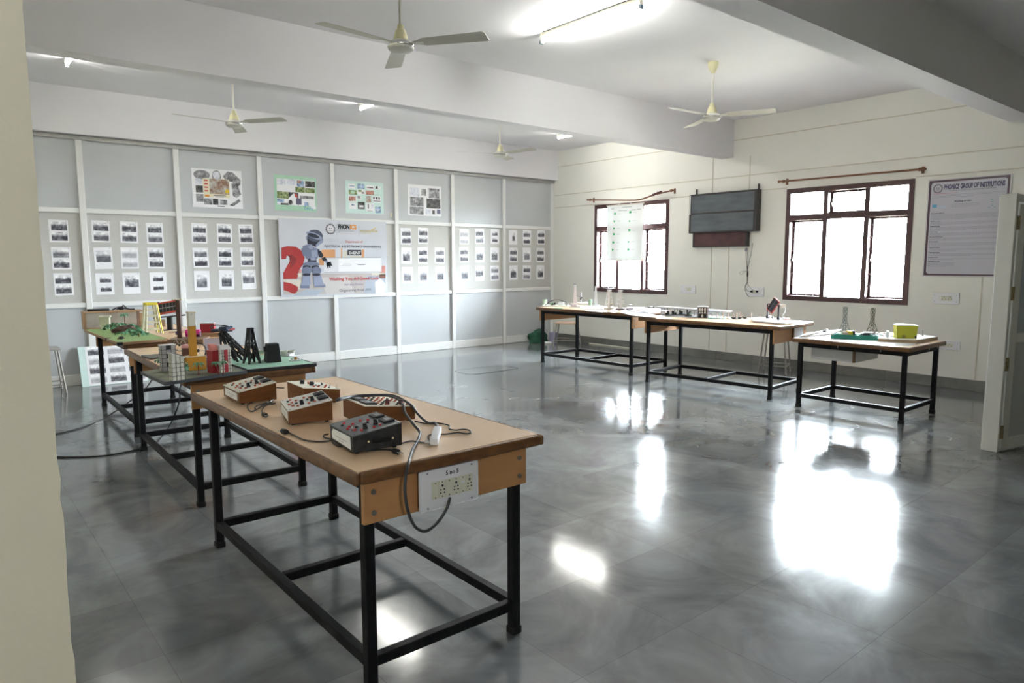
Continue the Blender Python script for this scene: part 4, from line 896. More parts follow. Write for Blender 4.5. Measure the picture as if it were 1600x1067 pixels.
for u, v, s in ((.20, .82, .045), (.19, .69, .035), (.18, .56, .035), (.175, .45, .045), (.16, .30, .045), (.15, .17, .04), (.63, .83, .045), (.62, .68, .03), (.61, .51, .045), (.60, .31, .03), (.595, .17, .04)):
    poly(m, mat('green_chart_ink', (.03, .42, .16), .6), [(W*u, HH*v), (W*u+s, HH*v+s*.25), (W*u+s, HH*v+s*.75), (W*u, HH*v+s)], 1); rect(m, mat('chart_pale_text', (.62, .66, .64), .6), W*u+.08, HH*v+.012, W*u+.15, HH*v+.022, 1)
for u, v, l in ((.42, .945, .22), (.12, .93, .06), (.32, .89, .10), (.46, .885, .08), (.68, .885, .10), (.84, .89, .08)): rect(m, mat('chart_text', (.42, .45, .44), .6), W*u, HH*v, W*u+l, HH*v+.012, 1)
m.build('chart_sheet', root)
m = MB(Xc); m.cyl(PLI, (-.02, HH, 0), (W+.02, HH, 0), .008, n=10); m.build('top_rod', root)
m = MB(Xc); m.cyl(PLI, (-.03, 0, 0), (W+.045, 0, 0), .009, n=10); m.build('bottom_rod', root)
m = MB(Xc); m.tube(PAPER, [(W*.30, HH+.006, 0), (W*.5, HH+.062, 0), (W*.70, HH+.006, 0)], .002, n=6, sub=1); m.build('hanging_string', root)
# ------------------------------------------------------------------ loose things on the floor
def stool(label, x, y, rot, h, sw, seatm, spread=.05):
    root = thing('stool', label, 'stool', (x, y, 0), 'stools'); X = Matrix.Translation((x, y, 0)) @ Matrix.Rotation(R(rot), 4, 'Z')
    m = MB(X); m.b2(seatm, (-sw, -sw, h-.022), (sw, sw, h), bev=.006, seg=2); m.build('seat', root)
    b = sw-.03; f = b+spread
    P = lambda sx, sy, z: Vector((sx*(f+(b-f)*z/h), sy*(f+(b-f)*z/h), z))
    for sx in (-1, 1):
        for sy in (-1, 1):
            m = MB(X); m.tube(STLG, [P(sx, sy, 0), P(sx, sy, h-.02)], .010, n=10, sub=1); m.build('leg', root)
    for (a, c) in (((-1, -1), (1, -1)), ((1, -1), (1, 1)), ((1, 1), (-1, 1)), ((-1, 1), (-1, -1))):
        m = MB(X); m.tube(STLG, [P(*a, .10), P(*c, .10)], .008, n=8, sub=1); m.build('stretcher', root)
    return root
STLG = mat('grey_painted_tube', (.34, .32, .29), .45, metal=.2)
stool('grey metal stool standing under the solar panel end of the bridge table', 8.40, 4.80, 20, .53, .15, STLG)
stool('grey metal stool at the partition beside the cream pillar', .905, 9.22, 0, .50, .15, STLG)
stool('low stool with bare plywood seat under the table in the corner', 8.38, 8.66, 38, .40, .19, mat('plywood', (.62, .44, .32), .55, var=.08))
m = MB(); m.lathe(mat('lilac_plastic', (.40, .38, .55), .4), [(.062, 0), (.066, .01), (.078, .185), (.080, .19), (.074, .19), (.060, .02)], (8.42, 9.05, 0), 24); o = m.build('bucket', None, 40, loc=(8.42, 9.05, 0)); tag(o, 'small lilac bucket beside dark green cloth in the corner', 'bucket')
def heap(name, label, cat, c, r, sc, mt, seed, amp=.25):
    bm = bmesh.new(); bmesh.ops.create_icosphere(bm, subdivisions=4, radius=r)
    from mathutils import noise
    for v in bm.verts:
        n = noise.noise(v.co*9+Vector((seed, 0, 0)))*amp+noise.noise(v.co*22+Vector((0, seed, 0)))*amp*.4
        v.co *= 1+n; v.co = Vector((v.co.x*sc[0], v.co.y*sc[1], max(v.co.z*sc[2], -r*sc[2]*.35)))
    mn = min(v.co.z for v in bm.verts)
    m = MB(); m.bm.free(); m.bm = bm; m.uv = bm.loops.layers.uv.new('uv'); m.mi(mt); bmesh.ops.transform(bm, matrix=Matrix.Translation((c[0], c[1], c[2]-mn)), verts=bm.verts)
    o = m.build(name, None, 60); tag(o, label, cat); return o
heap('cloth_heap', 'crumpled dark green cloth on the floor in the corner', 'cloth', (8.28, 9.30, 0), .17, (1.25, .7, 1.0), mat('dark_green_cloth', (.015, .085, .045), .9, var=.3), 3)
m = MB(); m.b2(PAPER, (8.22, 9.0, 0), (8.34, 9.12, .03), bev=.005); tag(m.build('white_block'), 'small white block on floor between green cloth and lilac bucket', 'block')
m = MB(); m.cyl(PLI, (8.815, 8.55, .0105), (8.815, 7.55, .0105), .010, n=10); tag(m.build('pipe'), 'thin pale pipe lying along the skirting in the corner', 'pipe')
# collage board leaning on the partition
bw, bh = .70, .475; al = math.asin(.15/bh)
X = Matrix.Translation((1.27, YP-.20, .002)) @ Matrix.Rotation(R(90)-al, 4, 'X')
m = MB(X); m.b2(PMINT, (0, 0, -.012), (bw, bh, 0)); rect(m, PAPER, .07, .005, .24, bh-.002, 1); rect(m, PAPER, .245, .005, .46, bh-.002, 1); rect(m, PAPER, .465, .005, bw-.01, bh-.002, 1)
for c in range(3):
    for r_ in range(4):
        u0 = .095+c*.205; rect(m, GPH if (c+r_) % 2 else GPHF, u0, .03+.112*r_, u0+.165, .128+.112*r_, 2)
o = m.build('collage_board', None, 0); tag(o, 'mint edged board of grey photos leaning on the partition near floor', 'poster board')
# black cables lying on the floor by the pillar
def fcable(label, pts):
    m = MB(); m.tube(WIRE, pts, .006, n=8); o = m.build('floor_cable'); tag(o, label, 'cable', 'black cables trailing behind the pillar')
fl = lambda x, y, z=.0065: onz(x, y, z)
fcable('black cable rising from the floor to underside of the model town', [fl(60, 684), fl(92, 677), fl(130, 667), fl(165, 652), onz(200, 629, .12), onz(228, 606, .30), onz(246, 588, .56), Vector((1.19, 4.50, .70))])
fcable('black cable running along floor under model town table then up', [fl(70, 713), fl(120, 714), fl(170, 711), fl(215, 702), fl(240, 694), fl(258, 676), onz(270, 655, .10), onz(280, 628, .28), onz(286, 598, .55), Vector((1.30, 4.40, .70))])
# ------------------------------------------------------------------ models on the two left-hand tables
FA = -39.55
def mpp(p): return (Vector(p)-Vector((0, 0, H))).dot(fwd)/FPX
def XF(p, rot): return Matrix.Translation(p) @ Matrix.Rotation(R(rot), 4, 'Z')
def one(m, name, label, cat, g=None, smooth=30, loc=None): return tag(m.build(name, None, smooth, loc), label, cat, g)
def lattice(m, mt, b, t, h, bw, levels=3, brace=True):
    L = lambda s, z: b+(t-b)*z/h
    for sx in (-1, 1):
        for sy in (-1, 1): m.bar(mt, (sx*b, sy*b, 0), (sx*t, sy*t, h), bw)
    zs = [h*(1-(1-k/levels)**1.25) for k in range(levels+1)]
    for k in range(levels):
        z0, z1 = zs[k], zs[k+1]; r0, r1 = L(0, z0), L(0, z1)
        if k:
            for s in (-1, 1): m.bar(mt, (-r0, s*r0, z0), (r0, s*r0, z0), bw*.8); m.bar(mt, (s*r0, -r0, z0), (s*r0, r0, z0), bw*.8)
        if brace:
            for s in (-1, 1):
                m.bar(mt, (-r0, s*r0, z0), (r1, s*r1, z1), bw*.6); m.bar(mt, (r0, s*r0, z0), (-r1, s*r1, z1), bw*.6)
                m.bar(mt, (s*r0, -r0, z0), (s*r1, r1, z1), bw*.6); m.bar(mt, (s*r0, r0, z0), (s*r1, -r1, z1), bw*.6)
    m.b2(mt, (-t-bw/2, -t-bw/2, h-bw*.5), (t+bw/2, t+bw/2, h+bw*.4))
BDARK = mat('dark_grey_model_board', (.035, .038, .040), .5, var=.3); GRND = mat('dusty_green_ground', (.16, .17, .12), .85, var=.35, scale=14)
GRB = mat('mint_green_board', (.33, .58, .45), .6, var=.05); LEAF = mat('plastic_leaf_green', (.12, .30, .17), .6, var=.35, scale=30); TRK = mat('red_brown_trunk', (.22, .035, .02), .6); LAWN = mat('lime_green_lawn', (.28, .42, .17), .9, var=.2, scale=40)
GRID = mat('white_tile_card', (.70, .68, .58), .6, var=.03); GRIDG = mat('grey_tile_card', (.48, .46, .46), .6, var=.05); MUST = mat('mustard_card', (.52, .24, .015), .55, var=.12); REDC = mat('red_card', (.36, .015, .025), .5, var=.08); PINKR = mat('salmon_roof_card', (.55, .17, .14), .6); BLKM = mat('black_card', (.010, .011, .012), .6, var=.2)
ZT = ZM+.02
A, B_, C_ = onz(257, 597, ZT), onz(386, 578.5, ZT), onz(232.6, 576, ZT)
e1, e2 = (B_-A), Vector((-.012, .50, 0))
m = MB(); A0 = A.copy(); A0.z = ZM+.0005
m.solid(BDARK, [A0, A0+e1, A0+e1+e2, A0+e2], (0, 0, .0185)); m2 = A0+Vector((0, 0, .0188))
i1, i2 = e1*.03, e2*.03
m.face(GRND, [m2+i1+i2, m2+e1-i1+i2, m2+e1+e2-i1-i2, m2+e2+i1-i2])
one(m, 'model_base', 'dark grey base board of the model town, jutting over the table corner', 'board', smooth=0)
gx0, gx1, gy0, gy1 = B_.x+.012, 1.855, 4.215, 4.80
m = MB(); m.solid(BDARK, [(gx0, gy0, ZM+.0005), (gx1, gy0-.02, ZM+.0005), (gx1+.01, gy1, ZM+.0005), (gx0, gy1, ZM+.0005)], (0, 0, .0185)); m.face(GRB, [(gx0+.008, gy0+.012, ZT-.0006), (gx1-.012, gy0-.006, ZT-.0006), (gx1-.004, gy1-.01, ZT-.0006), (gx0+.008, gy1-.01, ZT-.0006)])
one(m, 'model_base', 'black edged mint green board under the black lattice towers', 'board', smooth=0)
def gridbox(name, label, p, rot, w_, d_, h0, h1, mt, nx, nz, dark=(), roofm=None, g='toy buildings of the model town'):
    root = thing(name, label, 'toy building', tuple(p), g); X = XF(p, rot)
    m = MB(X); m.solid(mt, [(-w_/2, -d_/2, 0), (w_/2, -d_/2, 0), (w_/2, -d_/2, h1), (-w_/2, -d_/2, h0)], (0, d_, 0)); m.build('walls', root)
    m = MB(X); t = .0011
    for k in range(nx+1): x = -w_/2+w_*k/nx; hh = h0+(h1-h0)*k/nx; m.b2(INK, (x-t, -d_/2-.0008, 0), (x+t, -d_/2-.0001, hh))
    for k in range(1, nz): z = min(h0, h1)*k/nz; m.b2(INK, (-w_/2, -d_/2-.0008, z-t), (w_/2, -d_/2-.0001, z+t)); m.b2(INK, (w_/2+.0001, -d_/2, z-t), (w_/2+.0008, d_/2, z+t)); m.b2(INK, (-w_/2-.0008, -d_/2, z-t), (-w_/2-.0001, d_/2, z+t))
    for k in range(1, 3): y = -d_/2+d_*k/3; m.b2(INK, (-w_/2-.0008, y-t, 0), (-w_/2-.0001, y+t, h0)); m.b2(INK, (w_/2+.0001, y-t, 0), (w_/2+.0008, y+t, h1))
    for (a, b) in dark: m.b2(INK, (-w_/2+w_*a/nx, -d_/2-.0009, min(h0, h1)*b/nz), (-w_/2+w_*(a+1)/nx, -d_/2-.0001, min(h0, h1)*(b+1)/nz))
    m.build('window_grid', root)
    m = MB(X); m.solid(roofm or PAPER, [(-w_/2-.003, -d_/2-.003, h0+.0003), (w_/2+.003, -d_/2-.003, h1+.0003), (w_/2+.003, -d_/2-.003, h1+.004), (-w_/2-.003, -d_/2-.003, h0+.004)], (0, d_+.006, 0)); m.build('roof', root)
    return root
gridbox('toy_building', 'grey gridded toy tower with three black windows', onz(264.5, 579.5, ZT)+Vector((.0, .02, 0)), 6, .080, .045, .152, .152, GRIDG, 3, 6, ((1, 1), (1, 3), (1, 5)))
gridbox('toy_building', 'white gridded toy tower with sloping white top beside the mustard chimney', onz(277.5, 593.5, ZT)+Vector((0, .0, 0)), 10, .068, .040, .150, .118, GRID, 3, 5)
# mustard chimney house
p = onz(306, 578, ZT)+Vector((.0, .02, 0)); root = thing('toy_chimney', 'mustard toy chimney on a box base with pale top section', 'toy building', tuple(p), 'toy buildings of the model town'); X = XF(p, 6)
m = MB(X); m.b2(MUST, (-.058, -.035, 0), (.056, .04, .080), bev=.002, seg=1); m.build('base_box', root)
m = MB(X); m.b2(mat('pale_card', (.62, .52, .36), .6), (-.058, -.035, .0803), (.056, .04, .083)); m.build('base_lid', root)
m = MB(X); m.b2(MUST, (-.022, -.012, .0832), (.014, .02, .262)); m.build('shaft', root)
m = MB(X); m.b2(GRID, (-.024, -.014, .2622), (.016, .022, .34), bev=.002, seg=1); m.b2(mat('pale_card', (.62, .52, .36), .6), (-.027, -.017, .338), (.019, .025, .346)); m.build('top_section', root)
# red house tower with hipped roof
p = onz(344, 582.5, ZT)+Vector((.01, .03, 0)); root = thing('toy_building', 'red and white toy tower with salmon roof and red stripe', 'toy building', tuple(p), 'toy buildings of the model town'); X = XF(p, 12)
m = MB(X); m.b2(GRID, (-.012, -.03, 0), (.055, .03, .132)); m.build('walls', root)
m = MB(X); m.b2(REDC, (.012, -.0318, 0), (.034, -.0302, .132)); m.build('red_stripe', root)
m = MB(X); m.b2(REDC, (-.050, -.012, .0), (-.0125, .05, .130)); m.build('red_wing', root)
m = MB(X); t = .001
for k in range(1, 7):
    z = .132*k/7; m.b2(INK, (-.012, -.0310, z-t), (.012, -.0302, z+t)); m.b2(INK, (.034, -.0310, z-t), (.055, -.0302, z+t)); m.b2(INK, (.0552, -.03, z-t), (.056, .03, z+t))
for x in (.0, .045): m.b2(INK, (x-t, -.0310, 0), (x+t, -.0302, .132))
m.build('window_grid', root)
m = MB(X); m.solid(PINKR, [(-.054, -.016, .1302), (-.010, -.016, .1322), (-.006, .02, .162), (-.040, .02, .164)], (0, .036, 0)); m.build('salmon_roof', root)
m = MB(X); m.solid(GRIDG, [(-.014, -.034, .1322), (.058, -.034, .1322), (.052, -.01, .156), (.0, -.01, .156)], (0, .042, 0)); m.build('grey_roof', root)
def palm(label, px, py, h, r, z=ZT, tilt=0, g='toy trees of the model town', leaf=None):
    p = onz(px, py, z); root = thing('toy_tree', label, 'toy tree', tuple(p), g)
    m = MB(XF(p, 0)); m.tube(TRK, [(0, 0, 0), (tilt*.4, 0, h*.5), (tilt, 0, h)], .003, n=6, sub=3); m.cyl(TRK, (0, 0, 0), (0, 0, .004), .008, .005, n=8); m.build('trunk', root)
    m = MB(XF(p+Vector((tilt, 0, h)), 0)); q = random.Random(int(px*7+py))
    for k in range(9):
        a = 2*math.pi*k/9+q.uniform(-.2, .2); c, s = math.cos(a), math.sin(a); l = r*q.uniform(.8, 1.15); n_ = Vector((-s, c, 0))*r*.22
        P0 = Vector((0, 0, 0)); P1 = Vector((c*l*.55, s*l*.55, r*.38)); P2 = Vector((c*l, s*l, -r*.25))
        lf = leaf or LEAF
        m.face(lf, [P0, P1-n_, P1+n_]); m.face(lf, [P1-n_, P2, P1+n_])
    m.build('fronds', root, 0)
palm('toy palm on red trunk in front of the mustard box', 310.5, 585, .052, .040)
palm('toy palm on red trunk beside red tower, leaning towards the mustard box', 341.5, 584, .056, .036, tilt=-.012)
palm('toy palm on red trunk touching the red tower', 349, 583.5, .060, .03, tilt=.002)
def bush(label, px, py, r, z=ZT, mt=None, g='toy bushes of the model town', sc=(1, 1, 1.1), name='toy_bush', cat='toy bush'):
    p = onz(px, py, z); m = MB(); q = random.Random(int(px*3+py*5))
    for k in range(34):
        d = Vector((q.gauss(0, 1), q.gauss(0, 1), abs(q.gauss(0, .8)))).normalized()*r*q.uniform(.5, 1); d = Vector((d.x*sc[0], d.y*sc[1], d.z*sc[2]+r*.36)); t = Vector((q.gauss(0, 1), q.gauss(0, 1), q.gauss(0, 1))).normalized()*r*.36; u = t.cross(d).normalized()*r*.3 if d.length else t
        c = p+d; m.face(mt or LEAF, [c-t, c-u, c+t, c+u])
    m.cyl(TRK, p, p+Vector((0, 0, r*.8)), r*.08, n=6)
    return one(m, name, label, cat, g, smooth=0, loc=tuple(p))
bush('dark toy bush between white gridded tower and mustard box', 289, 583, .034, sc=(.8, .8, 1.6))
bush('tall pale toy bush right behind the mustard box corner', 327, 566, .03, sc=(.8, .8, 2.0), mt=mat('pale_leaf_green', (.16, .30, .18), .6, var=.3))
bush('small toy bush at back edge of town behind grey tower', 247.5, 568, .022)
m = MB(); p = onz(321.5, 574, ZT); m.tube(TRK, [p, p+Vector((.004, 0, .016)), p+Vector((0, .004, .03))], .005, n=7); m.ball(mat('brown_fig', (.10, .03, .03), .6), p+Vector((0, .004, .034)), .012); one(m, 'toy_figure', 'small brown figure standing beside mustard box', 'toy figure')
# black lattice towers and black box on the green board
p = onz(393.5, 567.5, ZT)+Vector((0, .0, 0)); m = MB(XF(p, 8))
lattice(m, BLKM, .036, .011, .222, .012, 2); one(m, 'lattice_tower', 'black lattice tower standing upright before the partition', 'model tower', 'black card lattice towers', loc=tuple(p))
bp_ = onz(386, 562, ZT+.015)+Vector((0, .06, 0)); tp = Vector((bp_.x-.10, bp_.y+.10, ZT+.185))
d = (tp-bp_); q = d.to_track_quat('Z', 'Y').to_matrix().to_4x4(); m = MB(Matrix.Translation(bp_) @ q); lattice(m, BLKM, .030, .013, d.length, .011, 2)
m.xf = Matrix(); m.bar(BLKM, tp+Vector((-.01, 0, -.02)), (tp.x+.045, tp.y-.10, ZT+.010), .012); m.bar(BLKM, tp+Vector((-.01, 0, -.02)), (tp.x-.01, tp.y-.02, ZT+.001), .010)
one(m, 'lattice_tower', 'black lattice tower lying aslant with dark blue bundle on it', 'model tower', 'black card lattice towers')
m = MB(); rr_ = random.Random(5)
for k in range(7): o_ = Vector((rr_.uniform(-.05, .05), rr_.uniform(-.04, .02), rr_.uniform(.016, .034))); m.box(mat('dark_blue_plastic', (.03, .05, .10), .4, var=.3), tp+o_, (.045, .030, .014), rz=rr_.uniform(0, 3), bev=.003, seg=1)
m.tube(WIRE, [tp+Vector((-.07, 0, .035)), tp+Vector((-.03, .02, .05)), tp+Vector((.02, -.02, .045)), tp+Vector((.06, 0, .03))], .004); m.box(REDC, tp+Vector((.055, -.02, .02)), (.05, .012, .012), rz=.4)
m.box(BLKM, tp+Vector((0, -.005, .011)), (.13, .07, .006), rz=-.4); one(m, 'circuit_bundle', 'dark blue circuit bundle on top of the leaning black tower', 'circuit')
p = onz(428, 565.5, ZT)+Vector((0, .02, 0)); X = XF(p, -8); m = MB(X)
vs = [(-.046, -.046), (.046, -.046), (.046, .046), (-.046, .046)]; bm_ = m.bm
a = [bm_.verts.new(X @ Vector((x, y, 0))) for x, y in vs]; b = [bm_.verts.new(X @ Vector((x*.78, y*.78, .118))) for x, y in vs]; fs = [bm_.faces.new(a[::-1]), bm_.faces.new(b)]+[bm_.faces.new((a[i], a[(i+1) % 4], b[(i+1) % 4], b[i])) for i in range(4)]; m._fin(BLKM, None, fs, .002, 1); m.b2(BLKM, (-.052, -.012, .07), (-.035, .012, .10))
one(m, 'black_box', 'black tapering card box on the mint green board', 'box', loc=tuple(p))
def pcb(label, px, py, z, w_, d_, rot, mt, extra, name='circuit_board', g=None):
    p = onz(px, py, z); X = XF(p, rot); root = thing(name, label, 'circuit', tuple(p), g)
    m = MB(X); m.b2(mt, (-w_/2, -d_/2, 0), (w_/2, d_/2, .006), bev=.001, seg=1); m.build('board', root)
    for (nm, mt2, x, y, sx, sy, h) in extra: m = MB(X); m.b2(mt2, (x-sx/2, y-sy/2, .0062), (x+sx/2, y+sy/2, .0062+h), bev=min(sx, sy, h)*.15, seg=1); m.build(nm, root)
    return root
pcb('white circuit plate with amber cap at edge of green board', 461, 563, ZT, .075, .05, -20, PLW, (('amber_cap', mat('amber_cap', (.55, .24, .03), .4), .004, .004, .018, .018, .016), ('chip', INKG, -.022, .0, .012, .010, .006), ('terminal_block', PLW, .026, -.008, .012, .012, .012)))
pcb('tangled small blue and red circuit between black tower and black box', 414.5, 564, ZT, .07, .04, 0, mat('pale_green_card', (.45, .60, .48), .6), (('blue_relay', mat('blue_relay', (.03, .11, .22), .4), .015, .004, .022, .016, .015), ('red_part', REDC, -.015, -.006, .02, .006, .004), ('blue_part', mat('blue_relay', (.03, .11, .22), .4), .027, -.008, .008, .01, .010)))
pcb('pale green framed circuit board at back of green board behind the tower', 412, 552, ZT, .14, .10, 4, mat('pale_green_pcb', (.38, .52, .40), .5), (('heat_sink', mat('olive_metal', (.22, .26, .18), .5), 0, -.02, .11, .03, .02), ('capacitor', PLI, -.03, .025, .03, .02, .02), ('connector', PAPER, .04, .02, .03, .03, .018)))
m = MB(); p = onz(444, 556, ZT); m.lathe(mat('translucent_cup', (.62, .62, .54), .4), [(.020, 0), (.025, .035), (.0235, .035), (.017, .003)], tuple(p), 18); m.box(PAPER, p+Vector((.03, -.01, .008)), (.05, .05, .016), rz=.5); one(m, 'small_cup', 'small pale cup and white card on the mint green board', 'cup', loc=tuple(p))
m = MB(); p = onz(455, 555, ZT); m.lathe(mat('translucent_cup', (.62, .62, .54), .4), [(.022, 0), (.028, .035), (.026, .035), (.018, .003)], tuple(p), 18); one(m, 'small_cup', 'small pale cup nearest edge of the mint green board', 'cup', loc=tuple(p))
# brown candle tub, wheels, paper, slab with post
p = onz(292.5, 556.5, ZM)+Vector((0, .0, 0)); root = thing('candle_tub', 'brown tub with pink rounded top behind mustard chimney', 'tub', tuple(p)); k_ = mpp(p)
m = MB(); m.lathe(mat('brown_clear_plastic', (.13, .05, .035), .35, var=.2), [(.030, 0), (.034, .004), (.034, .060)], tuple(p), 22); m.build('tub', root)
m = MB(); m.lathe(mat('pink_plastic', (.62, .30, .32), .5), [(.034, .0602), (.034, .072), (.028, .082), (.010, .085)], tuple(p), 22); m.build('lid', root)
def wheel(label, px, py, r, mt, rot):
    p = onz(px, py, ZM); p.z = ZM+r; X = XF(p, rot); root = thing('spoked_wheel', label, 'wheel', (p.x, p.y, ZM), 'spoked wheels')
    m = MB(X); m.tube(mt, [(r*.93*math.cos(2*math.pi*k/24), 0, r*.93*math.sin(2*math.pi*k/24)) for k in range(25)], r*.07, n=6, sub=1); m.build('rim', root)
    m = MB(X)
    for k in range(6): a = math.pi*k/6*2; m.bar(STL, (0, 0, 0), (r*.9*math.cos(a), 0, r*.9*math.sin(a)), .003)
    m.build('spokes', root); m = MB(X); m.cyl(DARK, (0, -.008, 0), (0, .008, 0), r*.18, n=12); m.build('hub', root)
wheel('small spoked wheel left of the brown tub behind the gridded towers', 281, 549, .047, mat('olive_rim', (.22, .21, .17), .5), -28)
wheel('thin black spoked wheel right of the mustard chimney', 310, 561, .058, DARK, -36)
p = onz(333, 556, ZM); X = XF(p, -25); m = MB(X); m.b2(mat('lilac_paper', (.60, .57, .72), .7), (-.055, 0, 0), (.055, .002, .125)); m.b2(mat('lilac_paper', (.60, .57, .72), .7), (.048, .0, 0), (.050, .07, .11)); one(m, 'folded_card', 'folded lilac card standing behind the red and white tower', 'card', loc=tuple(p))
p = onz(296, 528, ZM+.045); p.z = ZM; root_z = ZM+.045
m = MB(XF(p, -30)); WBR = mat('dark_brown_block', (.20, .115, .065), .55, var=.25)
m.b2(WBR, (-.14, -.10, 0), (.13, .12, .045), bev=.003, seg=1); one(m, 'wooden_block', 'dark brown wooden slab carrying the tall brown post', 'block', loc=tuple(p))
q_ = onz(281, 528, root_z); root = thing('brown_post', 'tall dark brown post with white strip across its top', 'post', (q_.x, q_.y, root_z)); ht = zat(q_, 469)-root_z
m = MB(XF((q_.x, q_.y, root_z), -30)); m.b2(mat('dark_brown_paint', (.075, .028, .018), .45), (-.016, -.012, 0), (.016, .012, ht)); m.build('post', root)
m = MB(XF((q_.x, q_.y, root_z+ht), -62)); m.b2(PLI, (-.055, -.012, .0003), (.055, .012, .010)); 
for k in range(4): m.cyl(REDC if k % 2 else INKG, (-.04+.027*k, -.0125, .005), (-.04+.027*k, -.014, .005), .004, n=8)
m.build('cross_strip', root)
m = MB(); pt = Vector((q_.x+.03, q_.y-.02, root_z+ht+.004)); e_ = Vector((1.133+.01, 4.27, ZT+.345)); m.tube(PAPER, [pt, pt.lerp(e_, .4)+Vector((0, 0, -.02)), pt.lerp(e_, .75)+Vector((0, 0, -.045)), e_], .0028, n=6); m.build('white_wire', root)
p = onz(302, 526, root_z); m = MB(); X = XF(p+Vector((0, 0, .0302)), -30); m.xf = X; m.cyl(mat('hot_pink_sheet', (.75, .03, .30), .5), (-.055, 0, 0), (.055, 0, 0), .030, n=20); m.cyl(mat('dark_plum', (.10, .01, .05), .5), (.02, -.004, -.006), (.058, -.004, -.006), .0245, n=20); one(m, 'pink_roll', 'hot pink rolled sheet lying on the brown slab', 'roll', loc=(p.x, p.y, root_z))
p = onz(328, 527, ZF); p.y = max(p.y, 6.44); X = XF(p, -30); root = thing('red_box', 'red card box on brown block at table end', 'box', tuple(p))
m = MB(X); m.b2(mat('tan_board', (.36, .22, .12), .6, var=.15), (-.10, -.03, 0), (.14, .10, .035), bev=.002, seg=1); m.build('tan_block', root)
m = MB(X); m.b2(REDC, (-.058, 0, .0352), (.058, .06, .115), bev=.002, seg=1); m.build('carton', root); m = MB(X); m.b2(PAPER, (-.059, -.001, .1152), (.059, .061, .120)); m.build('lid', root)
# far table: green landscape, wooden case, stepladder towers, small solar panel
ZG = ZF+.022
c0, c1, c2 = onz(155, 517, ZG), onz(184, 535.5, ZG), onz(263, 529, ZG); f1_, f2_ = c2-c1, Vector((-.02, 1.45, 0)); c1.z = ZF+.0005
m = MB(); m.solid(mat('tan_board', (.36, .22, .12), .6, var=.15), [c1, c1+f1_, c1+f1_+f2_, c1+f2_], (0, 0, .0205)); b_ = c1+Vector((0, 0, .0207)); m.face(LAWN, [b_+f1_*.02+f2_*.01, b_+f1_*.98+f2_*.01, b_+f1_*.98+f2_*.98, b_+f1_*.02+f2_*.98])
for t_ in (0.0, .30): m.b2(BLKM, (c1.x-.004+f2_.x*t_, c1.y-.004+f2_.y*t_, ZF+.0006), (c1.x+.035+f2_.x*t_, c1.y+.03+f2_.y*t_, ZG+.001))
one(m, 'landscape_base', 'lime green landscape board with black taped corners near the partition', 'board', smooth=0)
m = MB(); q = random.Random(9)
pr = onz(186, 519.5, ZG)
from mathutils import noise as _noise
for k in range(5):
    c = pr+Vector((q.uniform(-.10, .10), q.uniform(-.04, .06), .0)); bm2 = bmesh.new(); bmesh.ops.create_icosphere(bm2, subdivisions=2, radius=q.uniform(.05, .075))
    for v in bm2.verts: v.co *= 1+.35*_noise.noise(v.co*40+Vector((k*3, 0, 0))); v.co.z = max(v.co.z*.8, -.01)
    bmesh.ops.transform(bm2, matrix=Matrix.Translation(c+Vector((0, 0, .0105))), verts=bm2.verts); me_ = bpy.data.meshes.new('r'); bm2.to_mesh(me_); bm2.free(); n0 = len(m.bm.faces); m.bm.from_mesh(me_); m.bm.faces.ensure_lookup_table(); i_ = m.mi(mat('brown_rock', (.085, .045, .035), .9, var=.4, scale=30))
    for fc in m.bm.faces[n0:]: fc.material_index = i_
    bpy.data.meshes.remove(me_)
one(m, 'rock_mound', 'brown rock mound in the middle of green landscape', 'rock', smooth=0)
palm('tall toy palm behind the brown rock mound', 195.5, 513, .120, .05, ZG, g='toy trees of the landscape')
for lab, px, py, r in (('toy bush left of rock mound near the small cream tower', 173, 517, .055), ('toy bush just behind the rock mound', 201, 516, .06), ('toy bush between rock mound and cream lattice tower', 213, 521, .055), ('low toy bush at front of landscape before the cream tower', 217, 526, .05), ('toy bush at the back of landscape beside the wooden case', 182, 512, .05), ('toy bush in front of the rock mound', 190, 524, .035)):
    bush(lab, px, py, r, ZG, g='toy bushes of the landscape', sc=(1.6, 1.2, .8))
p = onz(189.5, 530, ZG); m = MB(XF(p, 0)); m.ball(BLKM, (0, 0, .012), .018, (1.2, 1, .7)); m.tube(TRK, [(-.03, 0, .004), (0, .0, .012), (.03, .01, .004)], .004); one(m, 'toy_animal', 'tiny dark lump at the front edge of the landscape', 'toy', loc=tuple(p))
p = onz(165, 514, ZG); m = MB(XF(p, -20)); m.b2(PLI, (-.040, -.03, 0), (.040, .03, .110), bev=.002, seg=1); m.b2(PLI, (-.048, -.038, .1102), (.048, .038, .124), bev=.002, seg=1); one(m, 'toy_tower', 'small cream block tower standing before the wooden case', 'toy building', loc=tuple(p))
# cream and yellow open tower
p = onz(237, 521, ZG); root = thing('open_tower', 'cream and yellow tapering open tower on the landscape', 'model tower', tuple(p)); X = XF(p, 2); CRC = mat('cream_card', (.66, .62, .46), .6); YLC = mat('yellow_card', (.70, .58, .03), .5)
hT, bT, tT = .275, .062, .034
P = lambda sx, sy, z: Vector((sx*(bT+(tT-bT)*z/hT), sy*(bT+(tT-bT)*z/hT), z))
for sy, nm in ((-1, 'front_face'), (1, 'rear_face')):
    m = MB(X)
    for sx in (-1, 1): m.bar(CRC, P(sx, sy, 0), P(sx, sy, hT-.02), .016)
    for z in (.04, .10, .16, .21): m.bar(CRC, P(-1, sy, z), P(1, sy, z), .014)
    m.build(nm, root)
m = MB(X)
for sy in (-1, 1): m.bar(YLC, P(1, sy, 0)+Vector((.012, 0, 0)), P(1, sy, hT-.02)+Vector((.012, 0, 0)), .012)
